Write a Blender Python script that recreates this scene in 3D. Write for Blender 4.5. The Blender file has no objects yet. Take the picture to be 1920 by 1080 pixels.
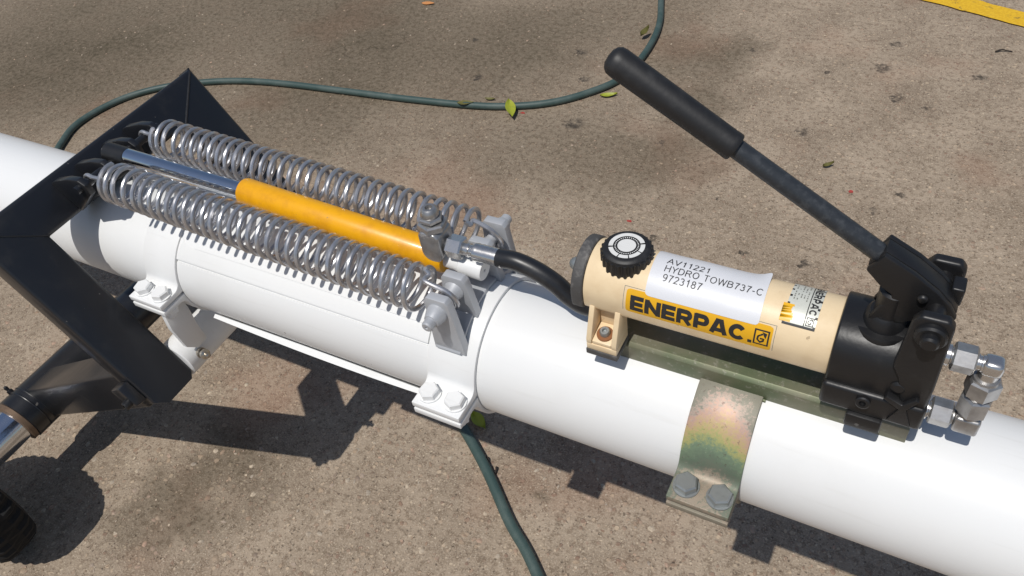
import bpy, bmesh, math, random
from mathutils import Vector, Matrix

# ------------------------------------------------------------------ camera, world, sun, exposure
scene = bpy.context.scene
COL = scene.collection
S = 0.075            # one design unit = the radius of the towbar tube, 75 mm
H = 7.0              # height of the tube axis above the ground, in design units


def W(p):
    return Vector((p[0] * S, p[1] * S, (p[2] + H) * S))


cam_d = bpy.data.cameras.new('camera')
cam = bpy.data.objects.new('camera', cam_d)
COL.objects.link(cam)
cx = Vector((0.87971671, 0.45795351, -0.12797303))
cy = Vector((0.25288164, -0.67851025, -0.68969175))
cz = Vector((-0.40267777, 0.57437133, -0.71270484))
rot = Matrix((cx, -cy, -cz)).transposed()
cam.matrix_world = Matrix.Translation(W((0, -6.27305, 9.1103))) @ rot.to_4x4()
cam_d.sensor_width = 36.0
cam_d.lens = 36.0 * 1500 / 1920
cam_d.clip_start = 0.02
cam_d.clip_end = 400.0
scene.camera = cam

SUN_FROM = Vector((-0.05, -0.454, 1.0)).normalized()
world = bpy.data.worlds.new('World')
scene.world = world
world.use_nodes = True
wn = world.node_tree
sky = wn.nodes.new('ShaderNodeTexSky')
sky.sky_type = 'NISHITA'
sky.sun_disc = False
sky.sun_elevation = math.asin(SUN_FROM.z)
sky.sun_rotation = math.atan2(SUN_FROM.x, SUN_FROM.y)
bg = wn.nodes['Background']
wn.links.new(sky.outputs[0], bg.inputs[0])
bg.inputs[1].default_value = 0.07

sun_d = bpy.data.lights.new('sun', 'SUN')
sun_d.energy = 3.35
sun_d.angle = math.radians(0.5)
sun_d.color = (1.0, 0.965, 0.91)
sun = bpy.data.objects.new('sun', sun_d)
COL.objects.link(sun)
sun.rotation_euler = SUN_FROM.to_track_quat('Z', 'Y').to_euler()
sun.location = (0, 0, 6)

scene.view_settings.view_transform = 'Standard'
scene.view_settings.look = 'None'
scene.view_settings.exposure = 0.0
scene.view_settings.gamma = 1.0
scene.view_settings.use_curve_mapping = False


# ------------------------------------------------------------------ materials
def new_mat(name):
    m = bpy.data.materials.new(name)
    m.use_nodes = True
    nt = m.node_tree
    return m, nt, nt.nodes['Principled BSDF']


def node(nt, kind, **kw):
    n = nt.nodes.new(kind)
    for k, v in kw.items():
        if k in n.bl_rna.properties.keys():
            setattr(n, k, v)
        else:
            n.inputs[k].default_value = v
    return n


def math_n(nt, op, a, b=None, clamp=False):
    n = nt.nodes.new('ShaderNodeMath')
    n.operation = op
    n.use_clamp = clamp
    for i, x in enumerate((a, b)):
        if x is None:
            continue
        if isinstance(x, (int, float)):
            n.inputs[i].default_value = x
        else:
            nt.links.new(x, n.inputs[i])
    return n.outputs[0]


def mix_n(nt, fac, a, b):
    n = nt.nodes.new('ShaderNodeMix')
    n.data_type = 'RGBA'
    for sock, x in ((n.inputs[0], fac), (n.inputs[6], a), (n.inputs[7], b)):
        if isinstance(x, (int, float)):
            sock.default_value = x
        elif isinstance(x, tuple):
            sock.default_value = (x + (1.0,))[:4]
        else:
            nt.links.new(x, sock)
    return n.outputs[2]


def ramp_n(nt, src, lo, hi, smooth=True):
    n = nt.nodes.new('ShaderNodeMapRange')
    n.interpolation_type = 'SMOOTHSTEP' if smooth else 'LINEAR'
    n.inputs[1].default_value = lo
    n.inputs[2].default_value = hi
    nt.links.new(src, n.inputs[0])
    return n.outputs[0]


def pos_n(nt):
    return nt.nodes.new('ShaderNodeNewGeometry').outputs['Position']


def noise_n(nt, vec, scale, detail=3.0, rough=0.55):
    n = nt.nodes.new('ShaderNodeTexNoise')
    n.inputs['Scale'].default_value = scale
    n.inputs['Detail'].default_value = detail
    n.inputs['Roughness'].default_value = rough
    nt.links.new(vec, n.inputs['Vector'])
    return n.outputs[0]


def bump_n(nt, bsdf, height, strength=0.2, dist=0.002):
    b = nt.nodes.new('ShaderNodeBump')
    b.inputs['Strength'].default_value = strength
    b.inputs['Distance'].default_value = dist
    nt.links.new(height, b.inputs['Height'])
    nt.links.new(b.outputs[0], bsdf.inputs['Normal'])


def paint(name, col, dirt=None, rough=0.4, metal=0.0, scale=30.0, amount=0.25, bump=0.06, coat=0.0,
          lo=0.5, hi=0.75, bscale=260.0, chip=None, chip_amt=0.8, chip_scale=42.0, chip_size=0.10, chip_rare=0.86):
    """coated or bare surface: colour with worn patches, uneven gloss and fine relief"""
    m, nt, b = new_mat(name)
    p = pos_n(nt)
    big = noise_n(nt, p, scale, 5.0, 0.62)
    fine = noise_n(nt, p, bscale, 2.0)
    d = dirt or tuple(c * 0.6 for c in col)
    f = math_n(nt, 'MULTIPLY', ramp_n(nt, big, lo, hi), amount)
    colr = mix_n(nt, f, col, d)
    if chip:
        for sc, sz in ((chip_scale, chip_size), (chip_scale * 2.7, chip_size * 1.3)):
            v = nt.nodes.new('ShaderNodeTexVoronoi')
            v.inputs['Scale'].default_value = sc
            wq = nt.nodes.new('ShaderNodeVectorMath')
            wq.operation = 'MULTIPLY_ADD'
            wt = node(nt, 'ShaderNodeTexNoise')
            wt.inputs['Scale'].default_value = sc * 2.2
            nt.links.new(p, wt.inputs['Vector'])
            nt.links.new(wt.outputs['Color'], wq.inputs[0])
            wq.inputs[1].default_value = (0.5 / sc, 0.5 / sc, 0.5 / sc)
            nt.links.new(p, wq.inputs[2])
            nt.links.new(wq.outputs[0], v.inputs['Vector'])
            sq = nt.nodes.new('ShaderNodeSeparateColor')
            nt.links.new(v.outputs['Color'], sq.inputs[0])
            on = math_n(nt, 'MULTIPLY', math_n(nt, 'GREATER_THAN', sq.outputs[0], chip_rare), math_n(nt, 'LESS_THAN', v.outputs['Distance'], math_n(nt, 'MULTIPLY', sq.outputs[1], sz * 2)))
            colr = mix_n(nt, math_n(nt, 'MULTIPLY', on, chip_amt), colr, chip)
    nt.links.new(colr, b.inputs['Base Color'])
    r = math_n(nt, 'ADD', math_n(nt, 'MULTIPLY', big, 0.22), rough - 0.11)
    nt.links.new(r, b.inputs['Roughness'])
    b.inputs['Metallic'].default_value = metal
    b.inputs['Coat Weight'].default_value = coat
    b.inputs['Coat Roughness'].default_value = 0.12
    if bump:
        bump_n(nt, b, fine, bump, 0.001)
    return m


def white_paint():
    m, nt, b = new_mat('white paint')
    p = pos_n(nt)
    big = noise_n(nt, p, 9.0, 5.0, 0.6)
    grime = math_n(nt, 'MULTIPLY', ramp_n(nt, big, 0.5, 0.8), 0.22)
    c = mix_n(nt, grime, (0.765, 0.77, 0.765), (0.66, 0.655, 0.63))
    sp = nt.nodes.new('ShaderNodeTexVoronoi')
    sp.inputs['Scale'].default_value = 26.0
    nt.links.new(p, sp.inputs['Vector'])
    wn_ = nt.nodes.new('ShaderNodeTexWhiteNoise')
    nt.links.new(sp.outputs['Color'], wn_.inputs['Vector'])
    rare = math_n(nt, 'GREATER_THAN', wn_.outputs['Value'], 0.88)
    dot = math_n(nt, 'LESS_THAN', sp.outputs['Distance'], 0.035)
    c = mix_n(nt, math_n(nt, 'MULTIPLY', math_n(nt, 'MULTIPLY', rare, dot), 0.75), c, (0.12, 0.09, 0.07))
    # long faint rub marks along the tube
    mp = node(nt, 'ShaderNodeMapping')
    mp.inputs['Scale'].default_value = (1.0, 14.0, 14.0)
    nt.links.new(p, mp.inputs['Vector'])
    st = noise_n(nt, mp.outputs[0], 9.0, 4.0)
    c = mix_n(nt, math_n(nt, 'MULTIPLY', ramp_n(nt, st, 0.58, 0.76), 0.13), c, (0.5, 0.48, 0.44))
    nt.links.new(c, b.inputs['Base Color'])
    nt.links.new(math_n(nt, 'ADD', math_n(nt, 'MULTIPLY', big, 0.15), 0.29), b.inputs['Roughness'])
    orange_peel = noise_n(nt, p, 170.0, 2.0)
    b.inputs['Specular IOR Level'].default_value = 0.35
    bump_n(nt, b, orange_peel, 0.05, 0.001)
    return m


def pavement_mat():
    m, nt, b = new_mat('worn aggregate pavement')
    p = pos_n(nt)
    n_big = noise_n(nt, p, 1.3, 4.0, 0.6)
    n_mid = noise_n(nt, p, 6.0, 5.0, 0.65)
    n_fine = noise_n(nt, p, 70.0, 4.0, 0.7)
    n_grit = noise_n(nt, p, 330.0, 2.0, 0.6)
    c = mix_n(nt, ramp_n(nt, n_mid, 0.3, 0.72), (0.228, 0.177, 0.128), (0.372, 0.298, 0.222))
    c = mix_n(nt, math_n(nt, 'MULTIPLY', ramp_n(nt, n_fine, 0.47, 0.62), 0.62), c, (0.138, 0.099, 0.066))
    c = mix_n(nt, math_n(nt, 'MULTIPLY', ramp_n(nt, n_grit, 0.5, 0.62), 0.5), c, (0.44, 0.36, 0.275))
    # warp so the chips are not round
    warp = node(nt, 'ShaderNodeTexNoise')
    warp.inputs['Scale'].default_value = 95.0
    nt.links.new(p, warp.inputs['Vector'])
    addv = nt.nodes.new('ShaderNodeVectorMath')
    addv.operation = 'MULTIPLY_ADD'
    nt.links.new(warp.outputs['Color'], addv.inputs[0])
    addv.inputs[1].default_value = (0.007, 0.007, 0.0)
    nt.links.new(p, addv.inputs[2])
    heights = []
    for sc, lo, hi, thr, ca, cb, amt in (
            (78.0, 0.20, 0.36, 0.50, (0.52, 0.41, 0.29), (0.21, 0.130, 0.095), 0.72),
            (150.0, 0.20, 0.40, 0.42, (0.55, 0.45, 0.33), (0.16, 0.11, 0.08), 0.72),
            (300.0, 0.22, 0.42, 0.45, (0.58, 0.49, 0.38), (0.08, 0.057, 0.043), 0.62)):
        v = nt.nodes.new('ShaderNodeTexVoronoi')
        v.inputs['Scale'].default_value = sc
        nt.links.new(addv.outputs[0], v.inputs['Vector'])
        sep = nt.nodes.new('ShaderNodeSeparateColor')
        nt.links.new(v.outputs['Color'], sep.inputs[0])
        size = math_n(nt, 'ADD', math_n(nt, 'MULTIPLY', sep.outputs[2], 0.2), 0.9)
        dist = math_n(nt, 'MULTIPLY', v.outputs['Distance'], size)
        inside = math_n(nt, 'SUBTRACT', 1.0, ramp_n(nt, dist, lo, hi))
        pick = math_n(nt, 'GREATER_THAN', sep.outputs[0], thr)
        mask = math_n(nt, 'MULTIPLY', inside, pick)
        stone = mix_n(nt, sep.outputs[1], cb, ca)
        c = mix_n(nt, math_n(nt, 'MULTIPLY', mask, amt), c, stone)
        heights.append(math_n(nt, 'MULTIPLY', mask, 20.0 / sc))
    # open pits between the stones
    pv = nt.nodes.new('ShaderNodeTexVoronoi')
    pv.inputs['Scale'].default_value = 120.0
    nt.links.new(addv.outputs[0], pv.inputs['Vector'])
    psep = nt.nodes.new('ShaderNodeSeparateColor')
    nt.links.new(pv.outputs['Color'], psep.inputs[0])
    pit = math_n(nt, 'MULTIPLY', math_n(nt, 'GREATER_THAN', psep.outputs[0], 0.72), math_n(nt, 'SUBTRACT', 1.0, ramp_n(nt, pv.outputs['Distance'], 0.10, 0.30)))
    c = mix_n(nt, math_n(nt, 'MULTIPLY', pit, 0.6), c, (0.075, 0.055, 0.040))
    # hairline cracks
    ck = nt.nodes.new('ShaderNodeTexVoronoi')
    ck.feature = 'DISTANCE_TO_EDGE'
    ck.inputs['Scale'].default_value = 1.15
    cw = node(nt, 'ShaderNodeTexNoise')
    cw.inputs['Scale'].default_value = 5.0
    cw.inputs['Detail'].default_value = 6.0
    nt.links.new(p, cw.inputs['Vector'])
    cv = nt.nodes.new('ShaderNodeVectorMath')
    cv.operation = 'MULTIPLY_ADD'
    nt.links.new(cw.outputs['Color'], cv.inputs[0])
    cv.inputs[1].default_value = (0.5, 0.5, 0.0)
    nt.links.new(p, cv.inputs[2])
    nt.links.new(cv.outputs[0], ck.inputs['Vector'])
    crack = math_n(nt, 'MULTIPLY', math_n(nt, 'SUBTRACT', 1.0, ramp_n(nt, ck.outputs['Distance'], 0.0, 0.0035)), ramp_n(nt, n_big, 0.5, 0.62))
    c = mix_n(nt, math_n(nt, 'MULTIPLY', crack, 0.45), c, (0.07, 0.052, 0.04))
    # iron-red staining that drifts over the slab
    red = math_n(nt, 'MULTIPLY', ramp_n(nt, noise_n(nt, p, 2.4, 3.0), 0.52, 0.70), 0.34)
    c = mix_n(nt, red, c, (0.27, 0.135, 0.085))
    # oil and damp blotches (own shapes, broken by noise)
    stains = [(-8.05, 19.2, 2.6, .52), (-15.5, 17.6, 4.2, .42), (-15.0, 20.2, 3.6, .38), (-21.9, 19.1, 5.0, .42),
              (-37.4, 14.2, 8.0, .45), (-35.6, 10.9, 6.5, .42), (-13.0, -1.3, 1.7, .62), (-20.9, 11.8, 4.2, .38),
              (-8.3, 13.1, 3.0, .40), (-21.6, 15.5, 4.4, .40), (-7.1, 13.5, 2.2, .32), (-6.7, 16.8, 1.6, .55),
              (-32.5, 12.6, 5.0, .35), (-5.25, 1.2, .42, .55), (-28, 22, 8.0, .4), (-11.5, 12.5, 3.0, .33),
              (-11.0, 22.5, 4.0, .4), (-24, 16, 11, .40), (-37, 15, 15, .45), (-15, 17.5, 9, .30), (-13.6, -2.6, 1.2, .4), (-6.9, 20.6, 1.5, .42), (-14.2, -3.4, .8, .25)]
    wob = node(nt, 'ShaderNodeTexNoise')
    wob.inputs['Scale'].default_value = 9.0
    wob.inputs['Detail'].default_value = 5.0
    nt.links.new(p, wob.inputs['Vector'])
    wv = nt.nodes.new('ShaderNodeVectorMath')
    wv.operation = 'MULTIPLY_ADD'
    nt.links.new(wob.outputs['Color'], wv.inputs[0])
    wv.inputs[1].default_value = (0.26, 0.26, 0.0)
    nt.links.new(p, wv.inputs[2])
    total = None
    for (sx, sy, sr, sa) in stains:
        d = nt.nodes.new('ShaderNodeVectorMath')
        d.operation = 'DISTANCE'
        nt.links.new(wv.outputs[0], d.inputs[0])
        d.inputs[1].default_value = (sx * S + 0.13, sy * S + 0.13, 0.0)
        k = math_n(nt, 'SUBTRACT', 1.0, ramp_n(nt, d.outputs['Value'], sr * S * 0.25, sr * S * 1.15))
        k = math_n(nt, 'SUBTRACT', 1.0, math_n(nt, 'MULTIPLY', k, sa))
        total = k if total is None else math_n(nt, 'MULTIPLY', total, k)
    total = math_n(nt, 'SUBTRACT', 1.0, total)
    total = math_n(nt, 'MULTIPLY', total, math_n(nt, 'ADD', math_n(nt, 'ADD', math_n(nt, 'MULTIPLY', ramp_n(nt, n_mid, 0.30, 0.70), 0.34), math_n(nt, 'MULTIPLY', ramp_n(nt, n_fine, 0.25, 0.72), 0.34)), 0.52))
    total = math_n(nt, 'MULTIPLY', total, 0.98, True)
    c = mix_n(nt, total, c, (0.066, 0.052, 0.031))
    # small black gum and tar spots
    spots = [(-3.45, 16.25, .22), (-1.78, 20.63, .30), (-1.02, 18.95, .24), (-1.64, 22.32, .22), (-6.3, 20.64, .13),
             (-3.39, 19.87, .12), (1.25, 20.82, .2), (-.09, 18.68, .14), (-17.06, 18.68, .16), (-15.5, 16.2, .2),
             (-10.7, 14.46, .34), (-4.95, 12.24, .10), (-6.11, 9.93, .14), (-3.49, 10.25, .12), (-1.9, 10.31, .12),
             (-.69, 13.13, .12), (-.1, 14.08, .12), (-11.5, 17.2, .2), (-7.5, 14.3, .12), (-12.4, 18.9, .25)]
    wv2 = nt.nodes.new('ShaderNodeVectorMath')
    wv2.operation = 'MULTIPLY_ADD'
    wob2 = node(nt, 'ShaderNodeTexNoise')
    wob2.inputs['Scale'].default_value = 70.0
    nt.links.new(p, wob2.inputs['Vector'])
    nt.links.new(wob2.outputs['Color'], wv2.inputs[0])
    wv2.inputs[1].default_value = (0.045, 0.045, 0.0)
    nt.links.new(p, wv2.inputs[2])
    tot2 = None
    for (sx, sy, sr) in spots:
        d = nt.nodes.new('ShaderNodeVectorMath')
        d.operation = 'DISTANCE'
        nt.links.new(wv2.outputs[0], d.inputs[0])
        d.inputs[1].default_value = (sx * S + 0.0225, sy * S + 0.0225, 0.0)
        k = math_n(nt, 'SUBTRACT', 1.0, ramp_n(nt, d.outputs['Value'], sr * S * 0.6, sr * S * 1.25))
        tot2 = k if tot2 is None else math_n(nt, 'MAXIMUM', tot2, k)
    c = mix_n(nt, math_n(nt, 'MULTIPLY', math_n(nt, 'MULTIPLY', tot2, 0.85), ramp_n(nt, n_fine, 0.3, 0.62)), c, (0.040, 0.034, 0.028))
    nt.links.new(c, b.inputs['Base Color'])
    b.inputs['Roughness'].default_value = 0.88
    b.inputs['Specular IOR Level'].default_value = 0.3
    hsum = math_n(nt, 'ADD', heights[0], heights[1])
    hsum = math_n(nt, 'ADD', hsum, heights[2])
    hsum = math_n(nt, 'SUBTRACT', hsum, math_n(nt, 'MULTIPLY', pit, 0.25))
    hsum = math_n(nt, 'SUBTRACT', hsum, math_n(nt, 'MULTIPLY', crack, 0.3))
    hsum = math_n(nt, 'ADD', hsum, math_n(nt, 'MULTIPLY', n_fine, 0.45))
    hsum = math_n(nt, 'ADD', hsum, math_n(nt, 'MULTIPLY', n_grit, 0.12))
    bump_n(nt, b, hsum, 0.9, 0.0045)
    return m


def chips_mat():
    m, nt, b = new_mat('aggregate chips')
    info = nt.nodes.new('ShaderNodeNewGeometry')
    r = info.outputs['Random Per Island']
    cr = nt.nodes.new('ShaderNodeValToRGB')
    el = cr.color_ramp.elements
    el[0].position, el[0].color = 0.0, (0.23, 0.145, 0.10, 1)
    el[1].position, el[1].color = 1.0, (0.55, 0.45, 0.33, 1)
    for pos, col in ((0.2, (0.36, 0.27, 0.185, 1)), (0.4, (0.26, 0.20, 0.15, 1)), (0.6, (0.42, 0.28, 0.20, 1)), (0.8, (0.34, 0.29, 0.23, 1))):
        e = el.new(pos)
        e.color = col
    nt.links.new(r, cr.inputs[0])
    g = noise_n(nt, info.outputs['Position'], 240.0, 3.0)
    c = mix_n(nt, math_n(nt, 'MULTIPLY', ramp_n(nt, g, 0.4, 0.7), 0.5), cr.outputs[0], (0.17, 0.125, 0.095))
    nt.links.new(c, b.inputs['Base Color'])
    b.inputs['Roughness'].default_value = 0.8
    return m


def yellow_line_mat():
    m, nt, b = new_mat('yellow road paint')
    p = pos_n(nt)
    n1 = noise_n(nt, p, 28.0, 5.0, 0.7)
    n2 = noise_n(nt, p, 160.0, 3.0, 0.6)
    c = mix_n(nt, ramp_n(nt, n2, 0.35, 0.7), (0.62, 0.36, 0.012), (0.72, 0.45, 0.02))
    c = mix_n(nt, math_n(nt, 'MULTIPLY', ramp_n(nt, n1, 0.56, 0.66), 0.85), c, (0.11, 0.075, 0.035))
    nt.links.new(c, b.inputs['Base Color'])
    b.inputs['Roughness'].default_value = 0.75
    bump_n(nt, b, n2, 0.4, 0.002)
    return m


def zinc_rainbow():
    """yellow-passivated zinc strap: pink, gold and green interference bands set in the coating by height"""
    m, nt, b = new_mat('passivated zinc strap')
    p = pos_n(nt)
    sep = nt.nodes.new('ShaderNodeSeparateXYZ')
    nt.links.new(p, sep.inputs[0])
    n1 = noise_n(nt, p, 24.0, 4.0, 0.6)
    # bands run with height up the strap, bent towards both edges of it
    dx = math_n(nt, 'ABSOLUTE', math_n(nt, 'SUBTRACT', sep.outputs[0], -1.26 * S))
    bend = math_n(nt, 'MULTIPLY', math_n(nt, 'POWER', math_n(nt, 'DIVIDE', dx, 0.4 * S), 2.0), 0.16)
    z = math_n(nt, 'DIVIDE', math_n(nt, 'SUBTRACT', sep.outputs[2], (H + 0.0) * S), S)
    t = math_n(nt, 'ADD', math_n(nt, 'ADD', z, bend), math_n(nt, 'ADD', math_n(nt, 'MULTIPLY', math_n(nt, 'SUBTRACT', n1, 0.5), 0.30), math_n(nt, 'MULTIPLY', math_n(nt, 'SUBTRACT', noise_n(nt, p, 260.0, 3.0, 0.8), 0.5), 0.42)))
    cr = nt.nodes.new('ShaderNodeValToRGB')
    el = cr.color_ramp.elements
    el[0].position, el[0].color = 0.06, (0.25, 0.225, 0.175, 1)
    el[1].position, el[1].color = 1.0, (0.22, 0.21, 0.165, 1)
    for pos, col in ((0.16, (0.33, 0.265, 0.20, 1)), (0.24, (0.165, 0.18, 0.135, 1)), (0.38, (0.14, 0.185, 0.13, 1)), (0.56, (0.18, 0.25, 0.16, 1)),
                     (0.68, (0.36, 0.36, 0.14, 1)), (0.77, (0.46, 0.35, 0.17, 1)), (0.88, (0.45, 0.29, 0.23, 1)), (0.95, (0.36, 0.29, 0.24, 1))):
        e = el.new(pos)
        e.color = col
    nt.links.new(t, cr.inputs[0])
    sp = noise_n(nt, p, 210.0, 3.0, 0.7)
    c = mix_n(nt, math_n(nt, 'MULTIPLY', ramp_n(nt, sp, 0.60, 0.72), 0.55), cr.outputs[0], (0.09, 0.06, 0.045))
    sp2 = noise_n(nt, p, 330.0, 3.0, 0.7)
    c = mix_n(nt, math_n(nt, 'MULTIPLY', ramp_n(nt, sp2, 0.6, 0.75), 0.35), c, (0.5, 0.47, 0.38))
    nt.links.new(c, b.inputs['Base Color'])
    b.inputs['Metallic'].default_value = 0.2
    nt.links.new(math_n(nt, 'ADD', math_n(nt, 'MULTIPLY', n1, 0.3), 0.36), b.inputs['Roughness'])
    bump_n(nt, b, sp2, 0.1, 0.001)
    return m


def zinc_channel():
    m, nt, b = new_mat('olive zinc channel')
    p = pos_n(nt)
    n1 = noise_n(nt, p, 14.0, 3.0)
    n2 = noise_n(nt, p, 200.0, 3.0, 0.7)
    c = mix_n(nt, ramp_n(nt, n1, 0.35, 0.65), (0.115, 0.145, 0.078), (0.22, 0.205, 0.145))
    c = mix_n(nt, math_n(nt, 'MULTIPLY', ramp_n(nt, n2, 0.55, 0.72), 0.5), c, (0.36, 0.34, 0.29))
    nt.links.new(c, b.inputs['Base Color'])
    b.inputs['Metallic'].default_value = 0.35
    b.inputs['Roughness'].default_value = 0.5
    bump_n(nt, b, n2, 0.08, 0.001)
    return m


M = {}
M['white'] = white_paint()
M['pavement'] = pavement_mat()
M['chips'] = chips_mat()
M['line'] = yellow_line_mat()
M['rainbow'] = zinc_rainbow()
M['channel'] = zinc_channel()
M['black_gloss'] = paint('black gloss frame paint', (0.010, 0.011, 0.014), (0.030, 0.029, 0.028), 0.36, 0.0, 22.0, 0.6, 0.05, 0.2, 0.52, 0.8, 260.0, (0.16, 0.15, 0.14), 0.7, 34.0, 0.05, 0.88)
M['black_satin'] = paint('black satin casting', (0.011, 0.011, 0.012), (0.032, 0.031, 0.030), 0.42, 0.0, 45.0, 0.5, 0.14, 0.0, 0.55, 0.8, 200.0, (0.17, 0.165, 0.16), 0.6, 60.0, 0.06, 0.90)
M['black_rubber'] = paint('black rubber grip', (0.013, 0.013, 0.014), (0.035, 0.035, 0.036), 0.52, 0.0, 60.0, 0.6, 0.10)
M['handle_bar'] = paint('scuffed dark steel bar', (0.034, 0.039, 0.046), (0.075, 0.082, 0.090), 0.45, 0.25, 160.0, 0.6, 0.1, 0.0, 0.45, 0.7)
M['hose_black'] = paint('black hydraulic hose', (0.014, 0.015, 0.018), (0.05, 0.05, 0.05), 0.38, 0.0, 50.0, 0.4, 0.06)
M['spring'] = paint('zinc plated spring wire', (0.54, 0.54, 0.56), (0.33, 0.33, 0.34), 0.30, 0.75, 60.0, 0.7, 0.06, 0.0, 0.4, 0.7)
M['silver_paint'] = paint('silver bracket paint', (0.46, 0.475, 0.50), (0.34, 0.35, 0.36), 0.42, 0.25, 30.0, 0.5, 0.08)
M['steel'] = paint('plated steel fitting', (0.46, 0.455, 0.45), (0.25, 0.24, 0.235), 0.36, 0.8, 60.0, 0.7, 0.06, 0.0, 0.4, 0.7)
M['bright_steel'] = paint('bright plated steel', (0.62, 0.61, 0.60), (0.4, 0.39, 0.38), 0.24, 0.9, 60.0, 0.5, 0.04)
M['dull_steel'] = paint('dull galvanised bolt', (0.34, 0.36, 0.36), (0.2, 0.21, 0.2), 0.45, 0.7, 70.0, 0.7, 0.08)
M['chrome'] = paint('chromed rod', (0.72, 0.74, 0.78), (0.5, 0.5, 0.5), 0.14, 1.0, 60.0, 0.3, 0.02)
M['yellow'] = paint('yellow cylinder paint', (0.82, 0.39, 0.003), (0.66, 0.29, 0.004), 0.38, 0.0, 36.0, 0.8, 0.08, 0.1, 0.45, 0.7, 180.0, (0.36, 0.22, 0.08), 0.7, 48.0, 0.06, 0.88)
M['beige'] = paint('beige reservoir paint', (0.80, 0.635, 0.41), (0.68, 0.51, 0.31), 0.44, 0.0, 26.0, 0.8, 0.10, 0.0, 0.42, 0.75, 200.0, (0.30, 0.21, 0.12), 0.55, 60.0, 0.05, 0.90)
M['grey_cast'] = paint('rough dark grey casting', (0.075, 0.073, 0.072), (0.19, 0.18, 0.17), 0.62, 0.1, 110.0, 0.8, 0.5, 0.0, 0.5, 0.72)
M['rust'] = paint('rusty washer', (0.25, 0.10, 0.035), (0.10, 0.045, 0.02), 0.75, 0.1, 120.0, 0.8, 0.3)
M['ring'] = paint('stained bronze ring', (0.20, 0.135, 0.09), (0.10, 0.065, 0.045), 0.5, 0.4, 70.0, 0.8, 0.1)
M['paper'] = paint('white paper label', (0.68, 0.69, 0.72), (0.62, 0.63, 0.66), 0.40, 0.0, 20.0, 0.6, 0.05)
M['ink'] = paint('printed black ink', (0.022, 0.022, 0.024), (0.04, 0.04, 0.04), 0.5, 0.0, 200.0, 0.6, 0.0)
M['ink_grey'] = paint('faded grey print', (0.20, 0.20, 0.18), (0.30, 0.30, 0.27), 0.5, 0.0, 200.0, 0.6, 0.0)
M['sticker'] = paint('amber decal', (0.78, 0.42, 0.015), (0.70, 0.36, 0.012), 0.36, 0.0, 40.0, 0.6, 0.03)
M['plate'] = paint('brushed data plate', (0.62, 0.63, 0.57), (0.50, 0.51, 0.45), 0.38, 0.1, 50.0, 0.6, 0.05)
M['white_print'] = paint('white print', (0.70, 0.70, 0.68), (0.5, 0.5, 0.48), 0.45, 0.0, 120.0, 0.6, 0.0)
M['hose_green'] = paint('faded green garden hose', (0.040, 0.072, 0.066), (0.085, 0.115, 0.105), 0.55, 0.0, 16.0, 0.8, 0.12, 0.0, 0.4, 0.7, 420.0)
M['tyre'] = paint('tyre rubber', (0.008, 0.008, 0.008), (0.016, 0.015, 0.014), 0.85, 0.0, 30.0, 0.6, 0.2)
M['leaf'] = paint('fallen yellow green leaf', (0.30, 0.33, 0.025), (0.20, 0.24, 0.03), 0.5, 0.0, 120.0, 0.8, 0.1)
M['leaf_dark'] = paint('dry olive leaf', (0.13, 0.12, 0.03), (0.09, 0.06, 0.02), 0.6, 0.0, 120.0, 0.8, 0.1)
M['wood'] = paint('orange wood chip', (0.55, 0.24, 0.08), (0.4, 0.16, 0.05), 0.7, 0.0, 150.0, 0.8, 0.2)
M['twig'] = paint('dark dry twig', (0.028, 0.020, 0.015), (0.06, 0.045, 0.03), 0.8, 0.0, 150.0, 0.8, 0.2)
M['red_fleck'] = paint('red paint fleck', (0.36, 0.05, 0.04), (0.3, 0.03, 0.03), 0.6, 0.0, 150.0, 0.8, 0.1)
M['dark_rim'] = paint('dark wheel rim', (0.03, 0.03, 0.03), (0.05, 0.045, 0.04), 0.5, 0.3, 40.0, 0.6, 0.1)
M['stud'] = paint('stainless grease nipple', (0.50, 0.46, 0.40), (0.3, 0.25, 0.2), 0.3, 0.9, 90.0, 0.6, 0.05)


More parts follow.
